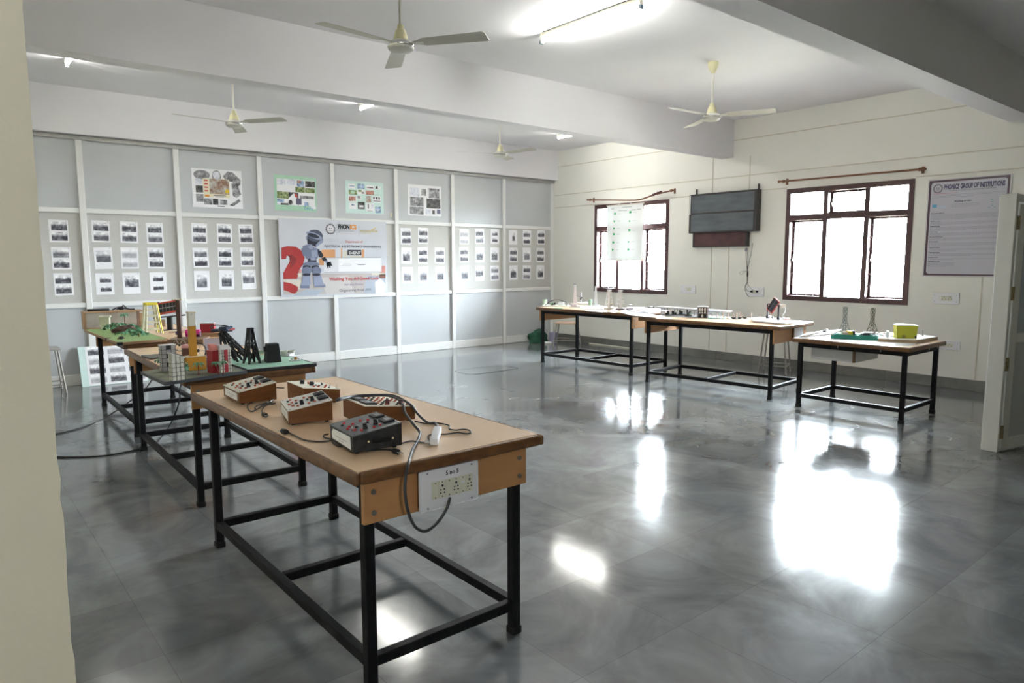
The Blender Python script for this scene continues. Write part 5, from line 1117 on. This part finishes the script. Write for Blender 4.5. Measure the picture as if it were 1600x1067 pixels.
for z in (.08, .15): m.bar(YLC, P(1, -1, z)+Vector((.012, 0, 0)), P(1, 1, z)+Vector((.012, 0, 0)), .010)
m.build('yellow_side', root)
m = MB(X); m.b2(YLC, (-tT-.012, -tT-.012, hT-.022), (tT+.018, tT+.012, hT), bev=.002, seg=1); m.build('yellow_cap', root)
# wooden case with clouded front
p = onz(181, 513.5, ZF); p.y += .12; p.z = ZF; X = XF(p, -4); root = thing('wooden_case', 'wooden case with clouded front panel at far end, tools on top', 'case', tuple(p)); TANW = mat('tan_case_wood', (.42, .26, .14), .5, var=.15)
m = MB(X); m.b2(TANW, (-.26, -.06, 0), (-.235, .10, .155)); m.b2(TANW, (.235, -.06, 0), (.26, .10, .135)); m.b2(TANW, (-.235, .085, 0), (.235, .10, .15)); m.b2(TANW, (-.235, -.06, 0), (.235, .085, .012)); m.build('case_body', root)
m = MB(X); m.b2(TANW, (-.262, -.065, .1552), (.262, .102, .172), bev=.003, seg=1); m.build('lid', root)
m = MB(X); m.b2(mat('clouded_acrylic', (.40, .37, .33), .3, var=.2, scale=8), (-.234, -.056, .0122), (.234, -.052, .1548)); m.build('front_panel', root)
zc_ = ZF+.1722; m = MB(XF((p.x, p.y, zc_), -4)); m.box(BLKM, (-.12, .0, .012), (.19, .03, .024), bev=.006); one(m, 'hand_tool', 'black tool handle lying on top of the wooden case', 'tool')
m = MB(XF((p.x, p.y, zc_), -4)); m.tube(DARK, [(.0, 0, .008), (.06, .01, .03), (.10, .0, .022), (.16, .01, .008), (.20, 0, .008)], .007, n=7); m.tube(DARK, [(.04, .02, .007), (.09, .0, .035), (.10, .01, .05), (.12, 0, .03), (.14, .02, .007)], .005, n=7); m.ball(DARK, (.08, 0, .02), .02, (1.6, .8, .9)); one(m, 'wire_tangle', 'black wire tangle lying on the wooden case top', 'wire')
p = onz(219, 514, ZF); p.y += .05; m = MB(XF(p, 0)); m.b2(mat('brown_stick', (.20, .12, .08), .6), (-.011, -.011, 0), (.011, .011, .175)); one(m, 'wooden_stick', 'short brown upright stick next to the wooden case', 'stick', loc=tuple(p))
# black stand with red framed solar panel
p = onz(266, 516, ZF); X = XF(p, FA+4); root = thing('solar_module', 'red framed solar panel on a black stand near the partition', 'solar panel', tuple(p), 'red framed solar panels'); k_ = mpp(p)
m = MB(X); m.b2(DARK, (-.05, -.04, 0), (.05, .04, .008)); m.b2(DARK, (-.022, -.018, .008), (.022, .018, .128), bev=.003, seg=1); m.build('stand_post', root)
m = MB(X); m.bar(DARK, (-.15, 0, .120), (.15, .0, .146), .012); m.bar(DARK, (-.12, .0, .125), (-.12, .0, .235), .022); m.bar(DARK, (-.12, 0, .22), (-.10, .03, .26), .03); m.build('arm', root)
PX_ = X @ Matrix.Translation((.0, -.02, .222)) @ Matrix.Rotation(R(-10), 4, 'Y') @ Matrix.Rotation(R(-14), 4, 'X')
def solar(PX_, w_, h_, root, RF, n=(5, 2)):
    m = MB(PX_); t = w_*.09
    m.box(RF, (0, .001, 0), (w_, .014, h_), bev=.0065, seg=3); m.build('red_frame', root)
    m = MB(PX_); m.b2(mat('solar_cell_dark', (.02, .022, .03), .2), (-w_/2+t, -.0085, -h_/2+t), (w_/2-t, -.0062, h_/2-t))
    for k in range(1, n[0]): x = -w_/2+t+(w_-2*t)*k/n[0]; m.b2(INKG, (x-.001, -.0092, -h_/2+t), (x+.001, -.0086, h_/2-t))
    for k in range(1, n[1]): z = -h_/2+t+(h_-2*t)*k/n[1]; m.b2(PLW, (-w_/2+t, -.0093, z-.0012), (w_/2-t, -.0087, z+.0012))
    m.build('solar_cell', root)
RFR = mat('red_orange_frame', (.50, .055, .03), .4)
solar(PX_, .200, .120, root, RFR)
m = MB(X); m.bar(DARK, (-.115, .0, .25), (-.06, .0, .235), .014); m.build('bracket', root)
for lab, px, py, sx, sy, h, mt in (('brown cardboard box behind the black solar stand', 256, 512, .10, .07, .07, mat('cardboard', (.34, .23, .13), .8, var=.1)), ('flat pale board under the solar stand edge', 268, 520, .16, .10, .02, mat('pale_board', (.55, .44, .36), .6)), ('small blue and grey plastic part beside the yellow tower', 268, 523.5, .05, .04, .03, mat('slate_blue_plastic', (.08, .08, .16), .5))):
    p = onz(px, py, ZF); p.z = ZF+(.0205 if 0 else 0)
    if px > 262: p += Vector((.06, .0, 0))
    p.y += .15 if sx == .10 else 0
    m = MB(XF(p, -12)); m.b2(mt, (-sx/2, -sy/2, 0), (sx/2, sy/2, h), bev=.002, seg=1); one(m, {'b': 'cardboard_box', 'f': 'flat_board', 's': 'plastic_part'}[lab[0]], lab, 'box' if lab[0] == 'b' else ('board' if lab[0] == 'f' else 'part'), loc=tuple(p))
# dark flat board beside grey tower
p = onz(252, 566.5, ZM); m = MB(XF((p.x+.02, p.y+.30, ZM), 4)); m.b2(mat('dark_grey_tray', (.12, .12, .11), .5), (-.05, -.10, .0003), (.16, .10, .012), bev=.002, seg=1); one(m, 'flat_tray', 'flat dark grey tray on table behind the grey gridded tower', 'tray')
# ------------------------------------------------------------------ models on the three tables along the window wall
WCARD = mat('white_foam_card', (.82, .81, .80), .6, var=.02); WCARD2 = mat('off_white_card', (.70, .67, .60), .6, var=.04); CLR = mat('frosted_clear_plastic', (.66, .70, .74), .35)
LGRN = mat('light_green_plastic', (.36, .55, .36), .5); BRW = mat('tan_wood_base', (.36, .24, .13), .55, var=.2)
CF = lambda x, y: (840+x/13.333, 440+y/13.333)
DF = lambda x, y: (940+x/13.333, 440+y/13.333)
EF = lambda x, y: (1040+x/13.333, 470+y/13.333)
GF = lambda x, y: (1140+x/11.43, 455+y/11.43)
HF = lambda x, y: (1240+x/13.333, 475+y/13.333)
JF = lambda x, y: (1360+x/11.43, 490+y/11.43)
def slab(label, name, pts, z, h, mt, cat='card', g=None):
    P = [onz(*p, z+h) for p in pts]; m = MB(); m.solid(mt, [(p.x, p.y, z+.0004) for p in P], (0, 0, h)); return one(m, name, label, cat, g, smooth=0)
# ---- first table (nearest the partition)
Z = Z1
p = onz(*CF(150, 490), Z); m = MB(); m.lathe(mat('clear_green_plastic', (.62, .74, .56), .3), [(.030, 0), (.036, .085), (.033, .085), (.026, .004)], tuple(p), 18); one(m, 'plastic_cup', 'clear pale green plastic cup at end of first window table', 'cup', loc=tuple(p))
p = onz(*CF(440, 510), Z); p.y += .05; root = thing('sensor_model', 'pale board with white modules and looping black wire', 'circuit', tuple(p)); X = XF(p, -50)
m = MB(X); m.b2(WCARD2, (-.20, -.10, 0), (.18, .12, .012), bev=.002, seg=1); m.build('board', root)
m = MB(X); m.b2(PLW, (.02, .02, .0122), (.11, .07, .055), bev=.006); m.build('white_module', root)
m = MB(X); m.b2(LGRN, (-.09, -.02, .0122), (-.03, .04, .05), bev=.008); m.build('green_module', root)
m = MB(X); m.ball(DARK, (-.02, -.03, .035), .018); m.ball(DARK, (-.05, -.05, .028), .014); m.build('black_lens', root)
m = MB(X); m.tube(WIRE, [(-.16, -.03, .014), (-.11, 0, .055), (-.03, .03, .085), (.07, .05, .08), (.10, .05, .06), (.15, .02, .055), (.17, -.03, .03), (.14, -.05, .014)], .005, n=6); m.build('black_wire', root)
slab('small pale green strip at the front edge of first window table', 'plastic_strip', [CF(330, 535), CF(525, 540), CF(520, 560), CF(320, 550)], Z, .004, LGRN, 'strip')
def tallpost(label, px, py, top, w_, mt, cap=None):
    p = onz(px, py, Z); h = zat(p, top)-Z; root = thing('tall_post_model', label, 'model tower', tuple(p)); X = XF(p, -30)
    m = MB(X); b_, t_ = w_, w_*.5
    a = [m.bm.verts.new(X @ Vector((x*b_, y*b_, .012))) for x, y in ((-1, -1), (1, -1), (1, 1), (-1, 1))]; b = [m.bm.verts.new(X @ Vector((x*t_, y*t_, h))) for x, y in ((-1, -1), (1, -1), (1, 1), (-1, 1))]
    m._fin(mt, None, [m.bm.faces.new(a[::-1]), m.bm.faces.new(b)]+[m.bm.faces.new((a[i], a[(i+1) % 4], b[(i+1) % 4], b[i])) for i in range(4)]); m.build('post', root)
    m = MB(X); m.b2(mt, (-w_*2.6, -w_*2, 0), (w_*2.6, w_*2, .0119), bev=.002, seg=1); m.build('base', root)
    if cap: m = MB(X); m.b2(cap, (-w_*.6, -w_*.6, h+.0002), (w_*.6, w_*.6, h+.018)); m.build('cap', root); m = MB(X); m.b2(mt, (-w_*2.2, -w_*1.6, .0122), (w_*1.0, w_*1.4, .055), bev=.006); m.build('foot_block', root)
tallpost('tall tapering white card post with dark tip on first window table', 898, 479.5, 445, .026, mat('lilac_white_card', (.74, .70, .74), .6), INKG)
tallpost('tall frosted clear post before the curtained window corner', 930.5, 477.5, 447, .022, CLR)
p = onz(*CF(900, 480), Z); root = thing('fan_model', 'small dark stick model with crossing arm beside white post', 'model', tuple(p)); X = XF(p, -40)
m = MB(X); m.b2(WCARD, (-.05, -.05, 0), (.10, .05, .035), bev=.006); m.build('base', root); m = MB(X); m.cyl(INKG, (0, 0, .035), (0, 0, .185), .008, n=8); m.build('stick', root); m = MB(X); m.bar(INKG, (-.075, 0, .145), (.02, 0, .10), .010); m.bar(DARK, (-.01, 0, .08), (.012, 0, .115), .022); m.build('cross_arm', root); m = MB(X); m.tube(INKG, [(.05, 0, .037), (.10, .02, .045), (.16, .02, .055), (.20, .02, .075)], .006); m.build('wire', root)
slab('white card sheet lying behind the white lattice towers', 'card_sheet', [CF(880, 545), CF(1350, 500), CF(1420, 545), CF(1370, 575), CF(900, 565)], Z, .008, WCARD)
slab('narrow white card strip at front edge of first window table', 'card_strip', [CF(990, 590), CF(1370, 625), CF(1370, 640), CF(1000, 605)], Z, .003, WCARD)
p = onz(*CF(1100, 492), Z); m = MB(XF(p, 0)); m.lathe(LGRN, [(.022, 0), (.026, .06), (.02, .085), (.005, .09)], (0, 0, 0), 14); one(m, 'plastic_plant', 'small pale green plastic piece before the frosted post', 'plastic piece', loc=tuple(p))
def openlattice(label, px, py, top, wb, wt, rot):
    p = onz(px, py, Z); h = zat(p, top)-Z; root = thing('lattice_tower', label, 'model tower', tuple(p), 'white card lattice towers'); X = XF(p, rot)
    for k in range(4):
        Xk = X @ Matrix.Rotation(R(90*k), 4, 'Z'); m = MB(Xk); mt = WCARD if k % 2 else mat('shaded_white_card', (.62, .59, .53), .7)  # alternate faces take a darker tone of the white card as shading
        P = lambda s, z: Vector((s*(wb+(wt-wb)*z/h), -(wb+(wt-wb)*z/h), z))
        for s in (-1, 1): m.bar(mt, P(s*.80, 0), P(s*.76, h), wb*.46, .004)
        for z in (.04, .30, .55, .80): m.bar(mt, P(-.8, h*z), P(.8, h*z), .004, h*.075)
        m.build('lattice_face', root)
    m = MB(X); m.b2(WCARD, (-wt*1.2, -wt*1.2, h+.002), (wt*1.2, wt*1.2, h+.010)); m.build('top_plate', root)
openlattice('white card lattice tower below the left leaf of the curtained window', 951.5, 483, 454, .052, .020, 4)
openlattice('white card lattice tower second along, nearest to the paper pile', 969, 483.5, 454.5, .052, .020, 4)
# papers lying across the gap of the two tables
GPp = 'white paper sheets spread between the two window tables'
for i, (lab, pts, dz) in enumerate((('large white sheet hanging over the gap of the window tables', [(385, 640), (560, 580), (1010, 650), (1230, 745), (850, 725), (640, 705)], .0), ('white sheet at the back of the paper spread', [(480, 560), (560, 520), (900, 530), (930, 590), (600, 600)], .006), ('white sheet partly under the dark circuit board', [(760, 590), (1000, 530), (1240, 560), (1220, 640), (960, 650)], .012))):
    P = [onz(*DF(*q), Z1+.003+dz) for q in pts]; m = MB(); m.solid(PAPER, [(q.x, q.y, Z1+.001+dz) for q in P], (0, 0, .003)); one(m, 'paper_sheet', lab, 'paper sheet', GPp, smooth=0)
for lab, x, y, mt, sx, nm in (('dark purple clip at edge of the paper spread', 380, 590, mat('dark_purple_plastic', (.05, .02, .07), .5), .05, 'clip'), ('purple brown clip in the middle of paper spread', 585, 578, mat('purple_brown_plastic', (.16, .07, .10), .5), .045, 'clip'), ('black clip at the back of paper spread', 600, 505, DARK, .03, 'clip'), ('grey brown clip on sheet before the dark circuit', 1025, 545, mat('grey_brown_plastic', (.10, .08, .09), .5), .045, 'clip')):
    p = onz(*DF(x, y), Z1+.017); m = MB(XF(p, -30)); m.b2(mt, (-sx, -.018, 0), (sx, .018, .016), bev=.004, seg=1); one(m, nm, lab, 'clip', 'clips on the paper spread', loc=tuple(p))
m = MB(); m.tube(INKG, [onz(*DF(x, y), Z1+.021) for x, y in ((520, 590), (640, 625), (760, 645), (880, 640), (960, 650))], .004); one(m, 'thin_wire', 'thin grey wire lying over the paper spread', 'wire')
# ---- second table: bridge model, dark circuit, black block house, poles, solar panel
Z = Z2
a_, b__ = onz(1030, 496, Z), onz(1132, 503, Z)
root = thing('bridge_model', 'long white bridge model on thin posts along back of second window table', 'model bridge', tuple(a_.lerp(b__, .5)))
A2 = onz(1036, 479.8, Z+.085); B2 = onz(1136, 486.5, Z+.085); dv = (B2-A2); A2 = A2-dv*.10; n_ = Vector((-dv.y, dv.x, 0)).normalized()
if n_.x < 0: n_ = -n_
m = MB(); m.solid(WCARD, [A2+Vector((0, 0, -.008)), B2+Vector((0, 0, -.008)), B2+n_*.10+Vector((0, 0, -.008)), A2+n_*.10+Vector((0, 0, -.008))], (0, 0, .014)); m.build('deck', root)
m = MB(); m.bar(INKG, A2+Vector((0, 0, -.012)), A2+dv*1.0+Vector((0, 0, -.012)), .008); m.build('edge_beam', root)
for k in range(10):
    q = A2+(B2-A2)*(k+.5)/10+n_*.02; m = MB(); m.cyl(INKG, (q.x, q.y, Z), (q.x, q.y, A2.z-.010), .005, n=7); m.build('support_post', root); m = MB(); m.cyl(INKG, (q.x+n_.x*.06, q.y+n_.y*.06, Z), (q.x+n_.x*.06, q.y+n_.y*.06, A2.z-.010), .005, n=7); m.build('support_post', root)
slab('grey board under the dark circuit and black block house', 'flat_board', [EF(0, 315), EF(600, 350), EF(860, 355), EF(850, 330), EF(560, 280), EF(0, 285)], Z, .006, mat('mid_grey_board', (.24, .23, .23), .6, var=.15), 'board')
p = onz(*EF(170, 300), Z+.0067); root = thing('circuit_board', 'dark circuit board with many small black parts by papers', 'circuit', tuple(p)); X = XF(p, -32)
m = MB(X); m.b2(BDARK, (-.17, -.075, 0), (.14, .02, .014), bev=.002, seg=1); m.build('board', root); q = random.Random(2)
for k in range(9):
    x, y = -.14+.03*k, q.uniform(-.055, .0); h = q.uniform(.02, .05); m = MB(X); m.b2(DARK if k % 3 else PLW, (x-.011, y-.012, .0142), (x+.011, y+.012, .0142+h), bev=.002, seg=1); m.build('component', root)
p = onz(*EF(490, 325), Z+.0067); m = MB(XF(p, -20)); m.b2(DARK, (-.045, -.012, 0), (.03, .02, .010)); m.bar(DARK, (-.02, 0, .01), (-.03, 0, .085), .012); m.bar(DARK, (-.02, .0, .03), (.015, 0, .06), .014); m.b2(mat('olive_metal', (.22, .26, .18), .5), (-.005, -.012, .01), (.025, .015, .045)); one(m, 'small_motor', 'small black upright motor part beside the dark circuit', 'motor', loc=tuple(p))
p = onz(*EF(755, 345), Z+.0067)+Vector((.0, .0, 0)); root = thing('toy_building', 'black toy block house with white windows beside bridge model', 'toy building', tuple(p)); X = XF(p, -42); w_ = .055; h_ = .125; GY = mat('lilac_grey_card', (.30, .28, .34), .6)
m = MB(X); m.b2(GY, (-.05, -.044, 0), (.064, .044, h_), bev=.001, seg=1); m.build('walls', root)
m = MB(X); m.b2(BLKM, (-.053, -.0475, 0), (.042, -.0441, h_)); m.build('front_wall', root)
m = MB(X)
for i in range(3):
    for j in range(3): m.b2(PAPER, (-.046+.030*i, -.0484, .050+.023*j), (-.027+.030*i, -.0476, .063+.023*j))
m.build('window_panes', root)
m = MB(X); m.b2(PAPER, (-.018, -.0484, .002), (.006, -.0476, .026)); m.cyl(PAPER, (-.006, -.0483, .026), (-.006, -.0476, .026), .012, n=14); m.build('doorway', root)
m = MB(X); m.b2(PAPER, (-.052, -.047, h_+.0003), (.066, .046, h_+.006)); m.build('roof', root)
slab('teal edged pale board beside the black block house', 'flat_board', [EF(872, 356), EF(1250, 365), EF(1260, 330), EF(890, 322)], Z, .007, mat('teal_board', (.40, .62, .58), .5), 'board')
slab('tan strip with row of black pieces beside the solar board', 'flat_board', [EF(1275, 367), EF(1600, 400), EF(1600, 360), EF(1300, 327)], Z, .006, mat('tan_strip', (.50, .44, .34), .6), 'board')
for i, (px, b, t) in enumerate(((1121, 497, 487), (1130, 497.5, 487), (1138, 497.5, 486), (1146, 496, 487.5), (1151, 495.5, 489), (1157, 495, 487), (1160, 496.5, 491), (1174, 497.5, 488.5), (1187, 496, 488))):
    p = onz(px, b, Z+.0075); h = zat(p, t)-Z; m = MB(); m.cyl(mat('pinkish_stick', (.45, .30, .26), .6), p, (p.x, p.y, Z+h), .0045, n=7); m.cyl(WCARD2, p, p+Vector((0, 0, .006)), .014, n=10); one(m, 'stick_pole', 'thin upright stick on the second window table beside the solar panel', 'stick', 'thin upright sticks', loc=tuple(p))
p = onz(*GF(180, 490), Z+.0065); m = MB(XF(p, -30)); m.b2(DARK, (-.10, -.012, .006), (.10, .012, .018))
for k in range(6): m.b2(PLW if k % 2 else DARK, (-.09+.033*k, -.03, .0003), (-.07+.033*k, .01, .012))
one(m, 'black_comb', 'row of black and white pieces like a comb before solar board', 'connector', loc=tuple(p))
P = [onz(*GF(x, y), Z+.03) for x, y in ((280, 550), (420, 515), (1010, 565), (1200, 545), (1090, 490), (560, 455), (100, 440))]
m = MB(); Ptop = [onz(*GF(x, y), Z+.022) for x, y in ((420, 518), (1000, 568), (1160, 548), (1010, 488), (560, 462), (380, 470))]
m.solid(WCARD, [(v.x, v.y, Z+.0065) for v in Ptop], (0, 0, .016)); one(m, 'solar_board', 'white board with the solar panel standing on it', 'board', smooth=0)
p = onz(*GF(770, 490), Z+.0228); root = thing('solar_module', 'red framed solar panel on two black posts near the big window', 'solar panel', tuple(p), 'red framed solar panels')
q1, q2 = onz(*GF(675, 485), Z+.0228), onz(*GF(870, 512), Z+.0228); hb = zat(q1, GF(0, 225)[1])
for q_ in (q1, q2): m = MB(); m.b2(DARK, (q_.x-.014, q_.y-.014, q_.z), (q_.x+.014, q_.y+.014, q_.z+.03), bev=.003, seg=1); m.bar(DARK, q_+Vector((0, 0, .02)), (q_.x, q_.y, hb), .016); m.build('support_post', root)
mid = q1.lerp(q2, .48); ang = math.degrees(math.atan2((q2-q1).y, (q2-q1).x))
PXb = Matrix.Translation((mid.x, mid.y, hb-.012)) @ Matrix.Rotation(R(ang), 4, 'Z') @ Matrix.Rotation(R(24), 4, 'Y') @ Matrix.Rotation(R(-20), 4, 'X')
solar(PXb, .120, .160, root, mat('red_panel_frame', (.40, .05, .045), .45), (2, 1))
m = MB(); m.cyl(DARK, (q1.x, q1.y, hb), (q2.x, q2.y, hb), .006, n=8); m.build('axle', root)
m = MB(); c = Vector((q2.x, q2.y, hb-.01)); m.cyl(mat('cream_motor', (.50, .46, .36), .5), c+Vector((.01, -.01, 0)), c+Vector((.055, -.04, .004)), .016, n=12); m.build('motor', root); m = MB(); m.tube(PAPER, [c+Vector((.05, -.04, 0)), c+Vector((.05, -.05, -.06)), c+Vector((.03, -.03, -.10)), (q2.x+.04, q2.y-.03, Z+.028)], .003); m.build('wire', root)
m = MB(); m.box(PLW, q1+Vector((.04, .0, .016)), (.035, .03, .03), rz=.4, bev=.005); m.box(DARK, q1+Vector((.085, -.01, .009)), (.05, .02, .016), rz=.4, bev=.003); m.box(mat('red_brown_part', (.28, .05, .05), .5), q2+Vector((.09, -.05, .010)), (.07, .025, .018), rz=-.3, bev=.004); m.box(PLW, q2+Vector((.05, -.03, .014)), (.03, .03, .028), rz=.2, bev=.005); m.build('small_parts', root)
# ---- third, lower table
Z = Z3
slab('wide white sheet covering the front of the low table', 'paper_sheet', [(1278, 528), (1300, 532), (1420, 540.5), (1440, 535), (1405, 530), (1330, 519), (1290, 522)], Z, .002, WCARD, 'paper sheet')
P = [onz(*HF(x, y), Z+.03) for x, y in ((110, 668), (300, 660), (800, 605), (1010, 525), (750, 535), (300, 600))]
pz = [.020, .024, .075, .095, .080, .035]
m = MB(); v0 = [Vector((*onz(*HF(x, y), Z+z).xy, Z+z)) for (x, y), z in zip(((110, 672), (300, 664), (830, 605), (1010, 525), (720, 540), (280, 600)), pz)]
m.solid(WCARD, v0, (0, 0, -.016)); one(m, 'foam_board', 'thick white foam board propped up on the green tray', 'board', smooth=0)
for k, (x, y) in enumerate(((640, 575), (685, 550), (420, 608))):
    p = onz(*HF(x, y), Z+(.07 if k < 2 else .035)); m = MB(XF(p, -30)); m.b2(DARK if k < 2 else INKG, (-.014, -.010, -.003), (.014, .010, .014), bev=.003, seg=1); one(m, 'black_part', ('small black part on middle of the propped foam board', 'tiny black part at back edge of propped foam board', 'small grey part on low end of the propped foam board')[k], 'part', 'small parts on the foam board', loc=(p.x, p.y, p.z-.003))
TEAL = mat('teal_green_tray', (.015, .25, .185), .5, var=.1)
t0, t1 = onz(*HF(768, 716), Z+.0026), onz(1373, 532, Z+.0026); ex = (t1-t0).normalized(); L_ = (t1-t0).length; rot_ = math.degrees(math.atan2(ex.y, ex.x))
X = XF((t0.x, t0.y, Z+.0026), rot_); m = MB(X); Wd = .125
m.b2(TEAL, (0, 0, 0), (L_, Wd, .004)); m.b2(TEAL, (0, 0, .004), (L_, .006, .042)); m.b2(TEAL, (0, Wd-.006, .004), (L_, Wd, .042)); m.b2(TEAL, (0, .006, .004), (.006, Wd-.006, .042)); m.b2(TEAL, (L_-.006, .006, .004), (L_, Wd-.006, .042)); one(m, 'tray', 'teal green card tray at the front of the low table', 'tray', smooth=0)
zt_ = Z+.0026+.0042
root = thing('dc_motor', 'yellow and black ring motor lying in the teal tray', 'motor', tuple(X @ Vector((L_*.42, .07, .0042)))); c = X @ Vector((L_*.42, .068, .0045+.038))
dd = Vector((.75, -.66, 0))
m = MB(); m.cyl(mat('yellow_plastic', (.72, .55, .02), .4), c-dd*.035, c+dd*.004, .036, n=20); m.build('yellow_ring', root); m = MB(); m.cyl(DARK, c+dd*.0042, c+dd*.026, .038, n=20); m.build('black_cap', root); m = MB(); m.cyl(mat('pale_winding', (.70, .60, .45), .6), c-dd*.085, c-dd*.0352, .027, n=16); m.build('winding', root)
m = MB(X); m.box(DARK, (L_*.72, .065, .040), (.07, .05, .04), rz=.4, bev=.006); m.box(PLW, (L_*.78, .06, .066), (.08, .045, .012), rz=-.3, M=None, bev=.004); m.b2(DARK, (L_*.58, .015, .0045), (L_*.95, .112, .02)); one(m, 'component_pile', 'black and white parts heaped in the teal tray', 'parts')
def wiretower(label, px, py, top, w_, seed, mt):
    p = onz(px, py, Z+.0026); h = zat(p, top)-Z; m = MB(XF(p, -35)); q = random.Random(seed); n = 6
    rad = lambda z: w_*(1.0-.72*min(1, z/h*1.9)+.25*max(0, z/h-.5) - .35*max(0, z/h-.8))
    for k in range(4):
        a = math.pi/4+math.pi/2*k
        m.tube(mt, [(rad(z)*math.cos(a)*1.3+q.uniform(-.003, .003), rad(z)*math.sin(a)*1.3+q.uniform(-.003, .003), z) for z in [h*i/n for i in range(n+1)]], .0026, n=6, sub=2)
    for i in range(n):
        z0, z1 = h*i/n, h*(i+1)/n
        for k in range(4):
            a, b = math.pi/4+math.pi/2*k, math.pi/4+math.pi/2*(k+1); r0, r1 = rad(z0)*1.3, rad(z1)*1.3
            m.cyl(mt, (r0*math.cos(a), r0*math.sin(a), z0+.001), (r1*math.cos(b), r1*math.sin(b), z1), .0015, n=5); m.cyl(mt, (r0*math.cos(b), r0*math.sin(b), z0+.001), (r1*math.cos(a), r1*math.sin(a), z1), .0015, n=5)
            m.cyl(mt, (r1*math.cos(a), r1*math.sin(a), z1), (r1*math.cos(b), r1*math.sin(b), z1), .0014, n=5)
    return one(m, 'wire_tower', label, 'model tower', 'twisted wire pylons', loc=tuple(p))
wiretower('grey wire pylon behind the propped foam board', 1319, 521.5, 480, .046, 1, mat('grey_wire', (.15, .16, .145), .75, spec=.2))
wiretower('olive grey wire pylon between tray and yellow box', 1362, 522.5, 482, .046, 2, mat('olive_wire', (.13, .12, .085), .75, spec=.2))
b0 = [onz(*JF(x, y), Z+.036) for x, y in ((135, 434), (820, 465), (1205, 405), (930, 375), (420, 340), (250, 345))]
m = MB(); m.solid(WCARD, [(v.x, v.y, Z+.030) for v in b0], (0, 0, .005)); m.solid(BRW, [(v.x, v.y, Z+.0028) for v in b0], (0, 0, .027)); one(m, 'wooden_board', 'brown edged white topped board carrying the yellow box', 'board', smooth=0)
zb_ = Z+.0354
p0, p1 = onz(*JF(470, 442), zb_), onz(*JF(770, 448), zb_); ex = (p1-p0); L_ = ex.length; X = XF(p0, math.degrees(math.atan2(ex.y, ex.x))); hY = zat(p0, JF(0, 215)[1])-zb_
root = thing('yellow_box', 'bright yellow green card box with white top on the low table', 'box', tuple(p0+ex*.5)); YG = mat('yellow_green_card', (.50, .50, .03), .5, var=.04)
m = MB(X); m.solid(YG, [(-.0, 0, 0), (L_*1.18, 0, 0), (L_*1.22, 0, hY), (-L_*.04, 0, hY)], (0, .10, 0)); m.build('carton', root)
m = MB(X); m.b2(WCARD, (-L_*.05, -.003, hY+.0003), (L_*1.23, .103, hY+.008)); m.build('lid', root)
m = MB(X); m.cyl(mat('dull_olive_spot', (.30, .27, .03), .5), (L_*.42, -.002, .018), (L_*.42, .0, .018), .018, n=16); m.b2(DARK, (L_*1.06, -.010, .004), (L_*1.17, -.0003, .03), bev=.003, seg=1); m.build('fittings', root)
p = onz(*JF(300, 487), Z+.0026); m = MB(); m.lathe(CLR, [(.013, 0), (.014, .005), (.014, .075), (.011, .08), (.011, .095)], tuple(p), 14); one(m, 'vial', 'small clear vial standing before the brown board', 'vial', loc=tuple(p))
m = MB(); cc = mat('copper_wire', (.35, .16, .08), .4); ww = [onz(*JF(x, y), zb_+.004) for x, y in ((100, 345), (150, 360), (210, 345), (270, 348), (310, 370), (280, 395), (200, 390), (120, 385), (100, 372), (170, 378), (260, 372), (350, 395), (400, 408))]; m.tube(cc, ww[:5], .005, n=6); m.tube(INKG, ww[4:], .005, n=6); m.box(DARK, ww[8]+Vector((.02, 0, .006)), (.03, .02, .015)); m.box(PLW, ww[6]+Vector((.0, 0, .008)), (.03, .025, .018)); one(m, 'wire_coil', 'loose copper and grey wires at the foot of olive pylon', 'wire')
p = onz(*JF(932, 400), zb_); m = MB(); m.cyl(WCARD2, p, p+Vector((0, 0, .012)), .010, n=10); m.cyl(INKG, p+Vector((0, 0, .012)), (p.x, p.y, zat(p, JF(0, 290)[1])), .003, n=6); one(m, 'needle_pole', 'thin needle pole on the board beyond the yellow box', 'stick', loc=tuple(p))
